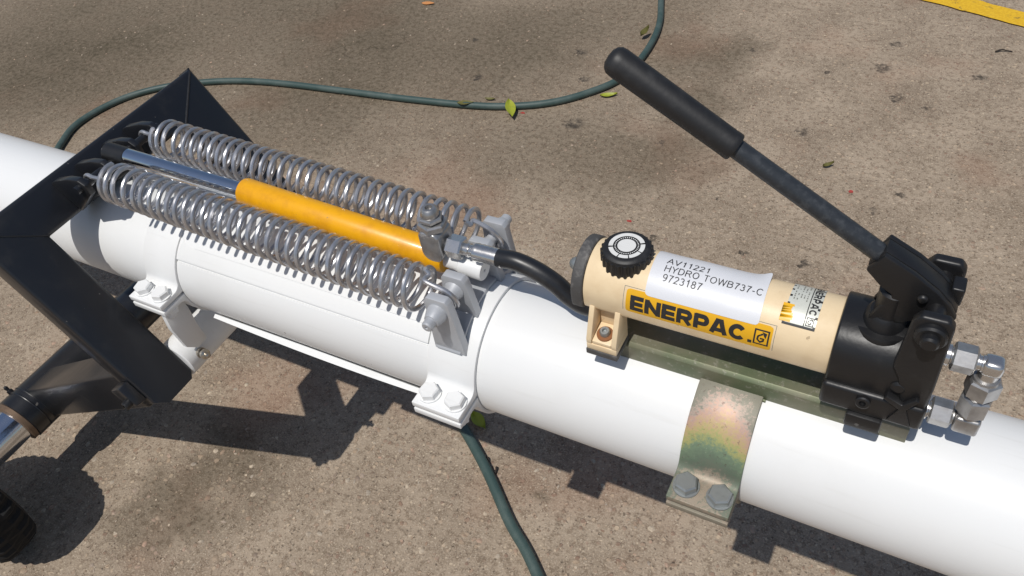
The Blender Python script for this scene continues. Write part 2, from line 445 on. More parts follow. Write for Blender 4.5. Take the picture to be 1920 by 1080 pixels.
# ------------------------------------------------------------------ mesh helpers (design units, origin on the tube axis)
class MB:
    def __init__(self):
        self.v, self.f = [], []

    def add(self, vs, fs):
        o = len(self.v)
        self.v += [Vector(x) for x in vs]
        self.f += [tuple(i + o for i in f) for f in fs]
        return self

    def box(self, x0, x1, y0, y1, z0, z1):
        return self.hexa([(x0, y0, z0), (x1, y0, z0), (x1, y1, z0), (x0, y1, z0),
                          (x0, y0, z1), (x1, y0, z1), (x1, y1, z1), (x0, y1, z1)])

    def hexa(self, c):
        return self.add(c, [(0, 3, 2, 1), (4, 5, 6, 7), (0, 1, 5, 4), (1, 2, 6, 5), (2, 3, 7, 6), (3, 0, 4, 7)])

    def tube(self, path, r, seg=12, caps=True):
        path = [Vector(p) for p in path]
        n = len(path)
        rs = r if isinstance(r, (list, tuple)) else [r] * n
        t0 = (path[1] - path[0]).normalized()
        up = Vector((0, 0, 1)) if abs(t0.z) < 0.9 else Vector((0, 1, 0))
        u = t0.cross(up).normalized()
        vs, fs = [], []
        for i, p in enumerate(path):
            t = (path[min(i + 1, n - 1)] - path[max(i - 1, 0)]).normalized()
            u = (u - t * u.dot(t)).normalized()
            w = t.cross(u)
            for k in range(seg):
                a = 2 * math.pi * k / seg
                vs.append(p + (u * math.cos(a) + w * math.sin(a)) * rs[i])
        for i in range(n - 1):
            for k in range(seg):
                k2 = (k + 1) % seg
                fs.append((i * seg + k, i * seg + k2, (i + 1) * seg + k2, (i + 1) * seg + k))
        if caps:
            fs.append(tuple(reversed(range(seg))))
            fs.append(tuple(range((n - 1) * seg, n * seg)))
        return self.add(vs, fs)

    def lathe(self, p0, d, prof, seg=24, rot0=0.0, ref=None):
        """prof: (distance along d, radius)"""
        p0, d = Vector(p0), Vector(d).normalized()
        up = Vector(ref) if ref else (Vector((0, 0, 1)) if abs(d.z) < 0.9 else Vector((1, 0, 0)))
        u = d.cross(up).normalized()
        w = d.cross(u)
        vs, fs, rings = [], [], []
        for (t, r) in prof:
            c = p0 + d * t
            if r < 1e-6:
                rings.append([len(vs)])
                vs.append(c)
            else:
                rings.append(list(range(len(vs), len(vs) + seg)))
                for k in range(seg):
                    a = 2 * math.pi * k / seg + rot0
                    vs.append(c + (u * math.cos(a) + w * math.sin(a)) * r)
        for a, b_ in zip(rings, rings[1:]):
            for k in range(seg):
                k2 = (k + 1) % seg
                if len(a) == 1:
                    fs.append((a[0], b_[k], b_[k2]))
                elif len(b_) == 1:
                    fs.append((a[k], b_[0], a[k2]))
                else:
                    fs.append((a[k], b_[k], b_[k2], a[k2]))
        if len(rings[0]) > 1:
            fs.append(tuple(rings[0]))
        if len(rings[-1]) > 1:
            fs.append(tuple(reversed(rings[-1])))
        return self.add(vs, fs)

    def hexnut(self, p0, d, length, r, ref=None, rot0=0.0, ch=0.12):
        c = r * ch
        return self.lathe(p0, d, [(0, r * 0.88), (c, r), (length - c, r), (length, r * 0.88)], 6, rot0, ref)

    def prism(self, poly, fn, ext):
        """poly of (a, b) mapped by fn to 3-D, swept by the vector ext"""
        n = len(poly)
        e = Vector(ext)
        a = [Vector(fn(p)) for p in poly]
        b_ = [q + e for q in a]
        fs = [tuple(reversed(range(n))), tuple(range(n, 2 * n))]
        for i in range(n):
            j = (i + 1) % n
            fs.append((i, j, n + j, n + i))
        return self.add(a + b_, fs)

    def plate_xz(self, poly, y0, y1):
        return self.prism(poly, lambda p: (p[0], y0, p[1]), (0, y1 - y0, 0))

    def prof_x(self, poly, x0, x1):
        return self.prism(poly, lambda p: (x0, p[0], p[1]), (x1 - x0, 0, 0))


def build(name, mb, mat, parent=None, bevel=0.0, sharp=32.0, seg=2, raw=False, along=None):
    """one mesh object from a builder; vertices are stored relative to the parent thing's origin"""
    root = parent
    org = Vector((0, 0, 0))
    while root is not None:
        org += root.location
        root = root.parent
    me = bpy.data.meshes.new(name)
    me.from_pydata([tuple(v if raw else (W(v) - org)) for v in mb.v], [], mb.f)
    bm = bmesh.new()
    bm.from_mesh(me)
    bmesh.ops.remove_doubles(bm, verts=bm.verts, dist=1e-6)
    bmesh.ops.recalc_face_normals(bm, faces=bm.faces)
    if bevel > 0:
        es = [e for e in bm.edges if len(e.link_faces) == 2 and e.calc_face_angle(0) > math.radians(28)]
        if along is not None:
            es = [e for e in es if abs((e.verts[0].co - e.verts[1].co).normalized().dot(along)) > 0.9]
        bmesh.ops.bevel(bm, geom=es, offset=bevel * S, offset_type='OFFSET', segments=seg, profile=0.5,
                        affect='EDGES', clamp_overlap=True)
    for f in bm.faces:
        f.smooth = True
    lim = math.radians(sharp)
    for e in bm.edges:
        e.smooth = not (len(e.link_faces) == 2 and e.calc_face_angle(0) > lim)
    bm.to_mesh(me)
    bm.free()
    me.materials.append(mat if not isinstance(mat, str) else M[mat])
    o = bpy.data.objects.new(name, me)
    COL.objects.link(o)
    if parent is not None:
        o.parent = parent
    return o


def tag(o, label=None, cat=None, group=None, kind=None):
    for k, v in (('label', label), ('category', cat), ('group', group), ('kind', kind)):
        if v:
            o[k] = v
    return o


def thing(name, label, cat, at=(0, 0, 0), group=None):
    o = bpy.data.objects.new(name, None)
    COL.objects.link(o)
    o.location = W(at)
    o.empty_display_size = 0.05
    return tag(o, label, cat, group)


def copy_at(src, offset, parent=None):
    c = src.copy()
    COL.objects.link(c)
    c.parent = parent if parent is not None else src.parent
    c.location = src.location + Vector(offset) * S
    for ch in src.children:
        k = ch.copy()
        COL.objects.link(k)
        k.parent = c
    return c


def sheet(name, pts, z, mat, parent=None, kind=None):
    mb = MB()
    mb.add([(x, y, z) for x, y in pts], [tuple(range(len(pts)))])
    o = build(name, mb, mat, parent)
    if kind:
        o['kind'] = kind
    return o


def bezier(pts, per=8):
    """Catmull-Rom through the points"""
    P = [Vector(p) for p in pts]
    P = [P[0] * 2 - P[1]] + P + [P[-1] * 2 - P[-2]]
    out = []
    for i in range(1, len(P) - 2):
        a, b_, c, d = P[i - 1], P[i], P[i + 1], P[i + 2]
        for k in range(per):
            t = k / per
            out.append(0.5 * ((2 * b_) + (c - a) * t + (2 * a - 5 * b_ + 4 * c - d) * t * t + (3 * b_ - a - 3 * c + d) * t ** 3))
    out.append(P[-2])
    return out


def arc(cx_, cy_, r, a0, a1, n):
    return [(cx_ + r * math.cos(math.radians(a0 + (a1 - a0) * i / n)), cy_ + r * math.sin(math.radians(a0 + (a1 - a0) * i / n)))
            for i in range(n + 1)]


rnd = random.Random(7)

# ------------------------------------------------------------------ the setting: pavement, painted line
g = sheet('ground', [(-1400, -900), (1400, -900), (1400, 1400), (-1400, 1400)], -H, 'pavement', kind='structure')
tag(g, 'brown grey worn aggregate pavement with dark oil blotches', 'ground')
dx, dy = 0.944, -0.329
rl = random.Random(11)
na = [(-1.46 + dx * t - dy * 0, 25.71 + dy * t) for t in [-60 + .35 * i for i in range(343)]]
ln = [(x + dy * -w, y + dx * w) for (x, y), w in ((q, rl.uniform(-.05, .05)) for q in na)]
ln += [(x + .31 + dy * -w, y + .91 + dx * w) for (x, y), w in ((q, rl.uniform(-.05, .05)) for q in reversed(na))]
l = sheet('painted_line', ln, -H + 0.054, 'line', kind='structure')
tag(l, 'worn yellow painted line on the pavement', 'road marking')

# aggregate chips standing proud of the worn slab, nearest part of the pavement
mb = MB()
for i in range(10500):
    near = rnd.random() < 0.62
    x = rnd.uniform(-24, 5) if near else rnd.uniform(-46, 6)
    y = rnd.uniform(-7, 9) if near else rnd.uniform(5, 29)
    r = 0.022 + 0.085 * rnd.random() ** 2.6 if near else 0.020 + 0.060 * rnd.random() ** 3
    n = rnd.randint(5, 7)
    a0 = rnd.uniform(0, 6.28)
    el = rnd.uniform(0.38, 1.0)
    ro = rnd.uniform(0, 6.28)
    h = 0.008 + 0.010 * rnd.random()
    base, top = [], []
    for k in range(n):
        a = a0 + 6.283 * k / n + rnd.uniform(-.25, .25)
        rr = r * rnd.uniform(.75, 1.1)
        px, py = rr * math.cos(a), rr * math.sin(a) * el
        qx, qy = px * math.cos(ro) - py * math.sin(ro), px * math.sin(ro) + py * math.cos(ro)
        base.append((x + qx, y + qy, -H - 0.012))
        top.append((x + qx * .72, y + qy * .72, -H + h))
    mb.add(base + top, [tuple(range(n, 2 * n))] + [(k, (k + 1) % n, n + (k + 1) % n, n + k) for k in range(n)])
chips = build('gravel_chips', mb, 'chips', sharp=60)
tag(chips, 'pale aggregate chips set in the worn pavement', 'gravel', kind='stuff')

# ------------------------------------------------------------------ towbar: tube, saddle, clamps, lugs
bar = thing('towbar', 'long white painted towbar tube with bolted clamps running across the picture', 'towbar', (-5, 0, 0))
mb = MB()
mb.lathe((-46, 0, 0), (1, 0, 0), [(0, 1.0)] + [(i * 2.0, 1.0) for i in range(1, 28)], 128)
build('main_tube', mb, 'white', bar)


def shell(x0, x1, r0, r1, a0, a1, n=40):
    m = MB()
    poly = arc(0, 0, r1, a0, a1, n) + list(reversed(arc(0, 0, r0, a0, a1, n)))
    m.prof_x(poly, x0, x1)
    return m


build('saddle_plate', shell(-10.455, -5.43, 1.001, 1.036, 36, 143.2, 60), 'white', bar, 0.004)
build('lower_sleeve', shell(-10.455, -5.40, 1.0015, 1.022, 145.2, 207, 40), 'white', bar, 0.003)
# doubler with rounded corners on top of the saddle
mb = MB()
xs = [-10.46, -10.45, -10.42, -10.36, -10.26, -10.1] + [-9.9 + 0.4 * i for i in range(11)] + [-5.7, -5.5]
rows = []
for i, x in enumerate(xs):
    cut = [32, 20, 11, 5, 1.5, 0][i] if i < 6 else 0
    aa = [(52 + cut) + (128.5 - 52 - 2 * cut) * k / 30 for k in range(31)]
    rows.append([(x, math.cos(math.radians(a)), math.sin(math.radians(a))) for a in aa])
vs, fs = [], []
for rad in (1.054, 1.030):
    for row in rows:
        vs += [(x, c * rad, s * rad) for x, c, s in row]
nr, nc = len(rows), 31
for i in range(nr - 1):
    for k in range(nc - 1):
        fs.append((i * nc + k, i * nc + k + 1, (i + 1) * nc + k + 1, (i + 1) * nc + k))
o2 = nr * nc
rim = [(0, k) for k in range(nc)] + [(i, nc - 1) for i in range(1, nr)] + [(nr - 1, k) for k in range(nc - 2, -1, -1)] + [(i, 0) for i in range(nr - 2, 0, -1)]
for (i, k), (i2, k2) in zip(rim, rim[1:] + rim[:1]):
    fs.append((i * nc + k, i2 * nc + k2, o2 + i2 * nc + k2, o2 + i * nc + k))
mb.add(vs, fs)
build('doubler_plate', mb, 'white', bar)

# lower trough plate whose bright edge shows under the tube
mb = MB()
nx = 44
for i in range(nx + 1):
    x = -10.15 + (10.15 - 5.42) * i / nx
    t = i / nx
    bow = math.sin(math.pi * min(1, t * 1.15)) if t < 0.87 else 0
    a_near = 212.5 + 5.0 * math.sin(math.pi * t) - 2.5 * t
    ri, ro = 1.055, 1.125 + 0.045 * math.sin(math.pi * t)
    for k in range(25):
        a = math.radians(a_near + (328 - a_near) * k / 24)
        mb.v.append(Vector((x, ro * math.cos(a), ro * math.sin(a))))
    for k in range(25):
        a = math.radians(a_near + (328 - a_near) * (24 - k) / 24)
        mb.v.append(Vector((x, ri * math.cos(a), ri * math.sin(a))))
for i in range(nx):
    for k in range(50):
        k2 = (k + 1) % 50
        mb.f.append((i * 50 + k, i * 50 + k2, (i + 1) * 50 + k2, (i + 1) * 50 + k))
mb.f.append(tuple(reversed(range(50))))
mb.f.append(tuple(range(nx * 50, nx * 50 + 50)))
build('trough_plate', mb, 'white', bar, sharp=40)


def clamp_poly(ro, yo, th, gap, fil=0.16):
    """upper half of a split ring with two flanges, in the (y, z) plane"""
    zt = gap + th
    # fillet between flange top and the ring
    out = [(-yo, gap), (-yo, zt)]
    # centre of the fillet circle: height zt + fil, distance ro + fil from the axis
    zc = zt + fil
    yc = -math.sqrt((ro + fil) ** 2 - zc ** 2)
    a_end = math.degrees(math.atan2(-zc, -yc))
    out += arc(yc, zc, fil, -90, a_end, 8)
    a_ring = math.degrees(math.atan2(zc, yc))
    out += arc(0, 0, ro, a_ring, 180 - a_ring, 48)
    out += [(-p[0], p[1]) for p in reversed(arc(yc, zc, fil, -90, a_end, 8))]
    out += [(yo, zt), (yo, gap)]
    a_in = math.degrees(math.asin(gap / 1.004))
    out += arc(0, 0, 1.004, a_in, 180 - a_in, 48)
    return out


def bolt_mb(x, y, z, zb, r=0.145, turn=0.3, chamfer=True):
    m = MB()
    d = (0, 0, 1)
    m.lathe((x, y, z), d, [(0, r * 1.12), (0.025, r * 1.12)], 24)                         # washer
    m.lathe((x, y, z + 0.028), d, [(0, r), (0.085, r), (0.105, r * 0.86)], 6, turn, (1, 0, 0))   # head
    m.lathe((x, y, zb), (0, 0, -1), [(0, r * 1.15), (0.02, r * 1.15)], 20)
    m.lathe((x, y, zb - 0.02), (0, 0, -1), [(0, r), (0.10, r), (0.12, r * .85)], 6, turn + .4, (1, 0, 0))
    m.lathe((x, y, zb - 0.14), (0, 0, -1), [(0, r * .55), (0.07, r * .55), (.09, r * .45)], 14)
    m.lathe((x, y, zb), d, [(0, r * .55), (z - zb, r * .55)], 12)
    return m


def clamp(parent, x0, x1, mat, bolt_mat, yo=1.52, th=0.10, gap=0.025, ro=1.062, lower=True, first=None):
    poly = clamp_poly(ro, yo, th, gap)
    up = build('clamp_saddle', MB().prof_x(poly, x0, x1), mat, parent, 0.012)
    lo = build('clamp_cap', MB().prof_x([(p[0], -p[1]) for p in reversed(poly)], x0, x1), mat, parent, 0.012)
    ln_ = x1 - x0
    first = None
    for k, (fx, sy) in enumerate(((0.24, -1), (0.78, -1), (0.24, 1), (0.78, 1))):
        x, y = x0 + ln_ * fx, sy * (yo - 0.215)
        build('bolt', bolt_mb(x, y, gap + th, -gap - th, 0.148, rnd.uniform(0, 1)), bolt_mat, up)
    return up


clamp(bar, -11.22, -10.46, 'white', 'white')
c2 = clamp(bar, -5.40, -4.62, 'white', 'white')

# pivot tube under the first clamp, with gussets and a grease nipple
mb = MB()
mb.lathe((-11.10, -1.515, -1.60), (0, 1, 0), [(0, .36), (.02, .39), (3.34, .39), (3.36, .36)], 40)
build('pivot_tube', mb, 'white', bar)
for sy in (-1, 1):
    mb = MB().prof_x([(sy * 1.42, -.14), (sy * 1.46, -.62), (sy * 1.40, -1.15), (sy * 1.22, -1.36), (sy * .98, -1.34), (sy * 1.0, -.95), (sy * .98, -.50), (sy * 1.02, -.14)], -10.78, -10.68)
    build('web_plate', mb, 'white', bar, 0.012)
for y in (-.45, .35):
    mb = MB().plate_xz([(-11.2, -1.08), (-10.79, -1.08), (-10.79, -1.36), (-11.2, -1.36)], y, y + .10)
    build('gusset', mb, 'white', bar, 0.012)
mb = MB()
mb.lathe((-10.735, -1.22, -1.52), (1, -.1, .2), [(0, .10), (.07, .10), (.07, .07), (.13, .075), (.13, .095), (.18, .095), (.2, .05), (.27, .05), (.29, .02)], 16)
build('grease_nipple', mb, 'stud', bar)

# silver spring bracket standing on the second clamp
br = build('bracket_base', shell(-5.25, -4.84, 1.060, 1.125, 38, 142, 36), 'silver_paint', bar, 0.01)
for y, t in ((-.86, .13), (-.42, .13), (.30, .13), (.74, .13)):
    zb = math.sqrt(1.09 ** 2 - max(abs(y), abs(y + t)) ** 2)
    poly = [(-5.27, zb), (-5.24, 1.50), (-5.23, 1.64), (-5.19, 1.70), (-4.90, 1.70), (-4.855, 1.64), (-4.77, zb)]
    mb = MB().plate_xz(poly, y, y + t)
    build('side_plate', mb, 'silver_paint', br, 0.012)
for s in (-1, 1):
    mb = MB()
    mb.lathe((-5.05, s * .30, 1.46), (0, s, 0), [(0, .08), (.555, .08), (.56, .15), (.60, .15), (.73, .105), (.735, .082), (.83, .082), (.85, .065), (.85, .025), (.83, .02)], 24)
    mb.lathe((-5.05, s * .425, 1.46), (0, s, 0), [(0, .15), (.08, .12), (.16, .10)], 24)
    build('pin', mb, 'silver_paint', br)
# ------------------------------------------------------------------ wheel frame: upright portal, trailing arms, axle, wheel
fr = thing('wheel_frame', 'black painted steel wheel frame straddling the white tube with a trailing arm', 'wheel frame', (-13, 0, -5))
P0 = Vector((-12.83, 0, 1.79))
dn = Vector((0.515, 0, -0.857)).normalized()
nf = Vector((0.857, 0, 0.515)).normalized()


def F(s, y, t):
    q = P0 + dn * s + nf * t
    return (q.x, y, q.z)


def fbox(s0, s1, y0, y1, t0, t1):
    return MB().hexa([F(s0, y0, t0), F(s1, y0, t0), F(s1, y1, t0), F(s0, y1, t0),
                      F(s0, y0, t1), F(s1, y0, t1), F(s1, y1, t1), F(s0, y1, t1)])


WY = 2.42
IY = 1.52


def fpoly(poly, t0, t1):
    e = nf * (t1 - t0)
    return MB().prism(poly, lambda p: F(p[0], p[1], t0), (e.x, 0, e.z))


# legs are mitred to the top bar at 45 degrees
WF, IF = 2.68, 1.80     # far side
build('top_bar', fpoly([(0, -WY), (0, WF), (.76, IF), (.76, -IY)], -.52, 0), 'black_gloss', fr, 0.07, seg=3, along=Vector((0, 1, 0)))
for sy, wy, iy in ((-1, WY, IY), (1, WF, IF)):
    build('leg', fpoly([(0.0, sy * wy), (0.76, sy * iy), (4.02, sy * iy), (4.16, sy * (iy + .12)), (4.16, sy * (wy - .2)), (3.96, sy * wy)], -.52, 0),
          'black_gloss', fr, 0.06, seg=3, along=dn)
    build('arm', fbox(3.22, 4.10, *sorted((sy * (iy + .08), sy * (wy - .03))), -7.1, -.525), 'black_gloss', fr, 0.06, seg=3)
# weld bead in the mitre and plate over the top corner
for sy, wy in ((-1, WY), (1, WF)):
    mb = MB()
    mb.tube([F(0.05 + .70 * i / 14, sy * (wy - .06 - .84 * i / 14), -.010 + .007 * (i % 2)) for i in range(15)], 0.024, 8)
    mb.tube([F(-.004 + .002 * (i % 2), sy * (wy - .01), -.05 - .42 * i / 8) for i in range(9)], 0.022, 8)
    build('weld_bead', mb, 'black_gloss', fr)
    mb = MB()
    mb.tube([F(3.30 + .62 * i / 12, sy * (wy - .035 - .01 * (i % 2)), -.015) for i in range(13)], 0.018, 8)
    build('weld_bead', mb, 'black_gloss', fr)
# axle
ax = Vector(F(3.66, 0, -7.1))
mb = MB()
mb.lathe((ax.x, 2.9, ax.z), (0, -1, 0), [(0, .50), (.03, .56), (5.62, .58), (5.74, .58), (5.77, .53)], 48)
sleeve = build('axle_sleeve', mb, 'black_gloss', fr)
mb = MB()
mb.lathe((ax.x, -2.86, ax.z), (0, -1, 0), [(0, .55), (.11, .55), (.13, .49)], 40)
build('seal_ring', mb, 'ring', fr)
mb = MB()
mb.lathe((ax.x, -2.9, ax.z), (0, -1, 0), [(0, .45), (2.2, .45), (2.25, .40)], 40)
build('axle_rod', mb, 'chrome', fr)
mb = MB()
mb.lathe((ax.x - .38, -2.5, ax.z + .40), (-.6, 0, .8), [(0, .07), (.10, .07), (.12, .04), (.2, .05), (.24, .02)], 12)
build('grease_nipple', mb, 'black_satin', fr)
for yy in (-2.38, -2.52):
    mb = MB().tube([(ax.x + .57 * math.cos(a), yy, ax.z + .575 * math.sin(a)) for a in [i * .15 for i in range(-4, 18)]], .022, 8)
    build('weld_bead', mb, 'black_gloss', fr)
# near wheel: tyre with tread blocks, rim
wc = (ax.x + .12, -4.92, -H + 1.93)
mb = MB()
prof = [(-.42, 1.05), (-.52, 1.25), (-.55, 1.55), (-.48, 1.80), (-.36, 1.90), (-.15, 1.93), (.15, 1.93), (.36, 1.90), (.48, 1.80), (.55, 1.55), (.52, 1.25), (.42, 1.05)]
mb.lathe(wc, (0, 1, 0), prof, 144)
for v in mb.v:
    dx_, dz_ = v.x - wc[0], v.z - wc[2]
    r_ = math.hypot(dx_, dz_)
    if r_ > 1.7:
        k_ = int((math.atan2(dz_, dx_) / (2 * math.pi) + 1) * 144 + .5)
        side = 1 if v.y > wc[1] else 0
        f_ = (1.015 if ((k_ + 2 * side) % 4) < 2 else .975)
        v.x, v.z = wc[0] + dx_ * f_, wc[2] + dz_ * f_
wheel = build('wheel', mb, 'tyre', fr)
mb = MB()
mb.lathe(wc, (0, 1, 0), [(-.44, .35), (-.46, .95), (-.44, 1.08), (-.30, 1.06), (.30, 1.06), (.44, 1.08), (.46, .95), (.40, .50), (.62, .48), (.62, .40)], 48)
build('rim', mb, 'dark_rim', wheel)
# spring and cylinder lugs welded to the front of the top bar
for y in (-.86, -.36, .26, .76):
    poly = [(-12.80, 1.66), (-12.62, 1.76), (-12.2, 1.90), (-11.92, 1.94), (-11.78, 1.86), (-11.78, 1.66), (-11.95, 1.52), (-12.38, 1.16)]
    build('lug', MB().plate_xz(poly, y, y + .12), 'black_gloss', fr, 0.02)
mb = MB()
mb.lathe((-11.95, -.95, 1.78), (0, 1, 0), [(0, .07), (1.9, .07)], 20)
build('lug_pin', mb, 'black_gloss', fr)
# stop bracket with a socket screw at the foot of the near leg
mb = MB()
mb.hexa([F(3.36, -2.64, -.46), F(3.80, -2.64, -.46), F(3.84, -2.42, -.46), F(3.36, -2.42, -.46),
         F(3.36, -2.64, -.04), F(3.80, -2.64, -.04), F(3.84, -2.42, -.04), F(3.36, -2.42, -.04)])
stp = build('stop_bracket', mb, 'black_gloss', fr, 0.03)
mb = MB()
q = Vector(F(3.68, -2.64, -.18))
mb.lathe(q, (0, -1, 0), [(0, .085), (.09, .085), (.11, .07), (.11, .04), (.05, .035)], 16)
build('screw', mb, 'black_satin', stp)

# ------------------------------------------------------------------ springs
def spring(name, label, y, zl, zr, x0, x1, coils, phase):
    sp = thing(name, label, 'spring', (x0, y, zl), 'tension springs over the towbar')
    a = Vector((x0, y, zl))
    b_ = Vector((x1, y, zr))
    d = (b_ - a)
    L = d.length
    d.normalize()
    e1 = Vector((0, 1, 0))
    e2 = d.cross(e1).normalized() * -1
    if e2.z < 0:
        e2 = -e2
    R_ = 0.310
    path = []
    n = 28
    N = int(coils * n)
    for i in range(N + 1):
        u = i / N
        th = phase + 2 * math.pi * coils * u
        # the first and last coils lie closer together
        s = L * u
        if u < 0.06:
            s = L * (u * .75)
        elif u < 0.12:
            s = L * (.045 + (u - .06) * 1.25)
        rr = R_ * (1 + .006 * math.sin(th * .37 + y * 9))
        s += .008 * math.sin(th * .23 + y * 5) * min(1, 20 * u, 20 * (1 - u))
        path.append(a + d * s + (e1 * math.cos(th) + e2 * math.sin(th)) * rr)
    mb = MB().tube(path, 0.038, 10)
    build('coil', mb, 'spring', sp)
    # hooks: a loop at the bracket end, a straight hooked tail at the frame end
    pe = path[-1]
    ctr = Vector((-5.18, y, 1.46))
    hook = [pe, pe + d * .06 + (b_ - pe) * .2, b_ + d * .08 + Vector((0, -.03, .24)), Vector((-4.99, y - .02, 1.68)),
            Vector((-4.89, y, 1.52)), Vector((-4.91, y + .02, 1.39)), Vector((-5.04, y + .03, 1.335)), Vector((-5.17, y + .03, 1.40))]
    build('hook', MB().tube(bezier(hook, 6), 0.036, 10), 'spring', sp)
    ps = path[0]
    tail = [ps, ps - d * .07 + (a - ps) * .30, a - d * .16 + Vector((0, 0, .02)), Vector((-11.82, y, 1.86)), Vector((-11.97, y, 1.875)), Vector((-12.07, y, 1.78)),
            Vector((-11.97, y, 1.685))]
    build('hook', MB().tube(bezier(tail, 6), 0.036, 10), 'spring', sp)
    return sp


spring('tension_spring', 'grey coil spring beside the yellow cylinder, casting toothed shadows on the white tube', -.63, 1.90, 1.55, -11.28, -5.38, 33, 1.2)
spring('tension_spring', 'grey coil spring behind the yellow cylinder, against the bare pavement', .63, 1.86, 1.56, -11.42, -5.34, 33, 2.0)

# ------------------------------------------------------------------ hydraulic cylinder
cy_ = thing('hydraulic_cylinder', 'yellow hydraulic cylinder with chrome rod lying between two springs', 'hydraulic cylinder', (-7, 0, 1.7))
A = Vector((-11.60, 0, 1.88))
B = Vector((-9.07, 0, 1.805))
C_ = Vector((-5.39, 0, 1.565))
dr = (B - A).normalized()
mb = MB()
mb.lathe(A - dr * .05, dr, [(0, .12), (.02, .135), ((B - A).length + .3, .135)], 32)
build('rod', mb, 'chrome', cy_)
mb = MB()
mb.lathe((-12.15, 0, 1.86), (1, 0, -.03), [(0, .12), (.02, .17), (.50, .17), (.54, .13)], 24)
build('rod_eye', mb, 'black_satin', cy_)
db = (C_ - B).normalized()
Lb = (C_ - B).length
mb = MB()
mb.lathe(B, db, [(0, .150), (.015, .205), (.05, .216), (Lb - .03, .220), (Lb, .205), (Lb + .005, .14)], 48)
build('barrel', mb, 'yellow', cy_)
mb = MB()
mb.lathe(C_, db, [(0, .125), (.16, .125), (.18, .13), (.3, .15)], 28)
mb.lathe(C_ + db * .22 + Vector((0, 0, -.0)), (1, 0, -.05), [(0, .12), (.03, .155), (.36, .155), (.38, .145), (.38, .03), (.34, .02)], 32)
build('clevis', mb, 'white', cy_)
# bleed block and coupling on the barrel: cast body with a stack of hex nuts and a nipple
vx, vz = -5.47, 1.60
up = Vector((.02, 0, 1)).normalized()
mb = MB()
poly = arc(0, 0, .165, 180, 360, 12) + [(.165, .30), (.10, .36), (-.10, .36), (-.165, .30)]
mb.prism([(p[0], p[1]) for p in poly], lambda p: (vx + p[0], -.20, vz + .20 + p[1]), (0, .36, 0))
val = build('bleed_block', mb, 'steel', cy_, 0.03, seg=3)
mb = MB()
mb.hexnut((vx, -.02, vz + .54), up, .13, .205, (1, 0, 0), .2)
mb.hexnut((vx, -.02, vz + .68), up, .08, .165, (1, 0, 0), .5)
mb.lathe((vx, -.02, vz + .76), up, [(0, .12), (.04, .13), (.10, .115), (.13, .085), (.13, .05), (.08, .045)], 20)
build('hex_plug', mb, 'steel', val)

# ------------------------------------------------------------------ black hydraulic hose
hs = thing('hydraulic_hose', 'black hydraulic hose with crimped steel ferrule joining the yellow cylinder to the pump', 'hose', (-3.5, .3, 1.4))
hz = vz + .27
mb = MB()
mb.lathe((vx + .12, -.02, hz), (1, .02, 0), [(0, .10), (.10, .10)], 16)
mb.hexnut((vx + .19, -.02, hz), (1, .02, 0), .24, .165, (0, .3, 1))
mb.lathe((vx + .43, -.015, hz), (1, .02, 0), [(0, .085), (.05, .085), (.06, .10), (.09, .10), (.10, .085), (.16, .09)], 20)
build('swivel_nut', mb, 'bright_steel', hs)
mb = MB()
fp = [(0, .10), (.02, .125)]
for i in range(5):
    fp += [(.06 + i * .07, .128), (.09 + i * .07, .122)]
fp += [(.44, .128), (.46, .118)]
mb.lathe((vx + .58, -.012, hz), (1, .03, -.02), fp, 28)
build('ferrule', mb, 'bright_steel', hs)
path = bezier([(vx + .95, 0, hz - .01), (vx + 1.22, .0, hz + .01), (-3.95, .0, 1.80), (-3.70, .0, 1.66), (-3.50, .0, 1.48), (-3.30, .05, 1.33), (-3.0, .18, 1.25), (-2.7, .46, 1.16),
               (-2.2, .60, 1.04), (-1.5, .62, 1.0), (-.5, .62, 1.0), (.2, .5, 1.08), (.65, .34, 1.2)], 10)
build('rubber_line', MB().tube(path, .128, 20), 'hose_black', hs)

# ------------------------------------------------------------------ pump mount: olive channel on a zinc strap clamp
mt = thing('pump_mount', 'olive zinc channel on a rainbow tinted strap clamp bolted round the white tube', 'mounting bracket', (-1.2, 0, 1.0))
poly = [(-.285, .95), (-.285, 1.20), (-.24, 1.245), (.24, 1.245), (.285, 1.20), (.285, .95), (.235, .97), (.235, 1.17), (.21, 1.195), (-.21, 1.195), (-.235, 1.17), (-.235, .97)]
build('channel', MB().prof_x(poly, -2.78, .70), 'channel', mt, 0.008)
mb = MB()
for i in range(10):
    mb.tube([(-1.64 + .08 * i, -.30, .965), (-1.56 + .08 * i, -.305, .960 + .006 * (i % 2))], .022, 8)
build('weld_bead', mb, 'channel', mt)
clamp(mt, -1.65, -.875, 'rainbow', 'dull_steel', yo=1.50, th=.085, gap=.035, ro=1.048)

# ------------------------------------------------------------------ hand pump
pm = thing('hand_pump', 'beige and black hydraulic hand pump with long lever handle, bolted above the tube', 'hand pump', (-1.2, 0, 1.3))
PZ, PR = 2.10, 0.43
RP = arc(0, PZ, PR, 184, -4, 56) + [(.425, 1.955), (.41, 1.90), (.375, 1.87), (.32, 1.86), (-.32, 1.86), (-.375, 1.87), (-.41, 1.90), (-.425, 1.955)]
poly = RP
mb = MB().prof_x(poly, -3.10, -.262)
res = build('reservoir', mb, 'beige', pm, 0.018)
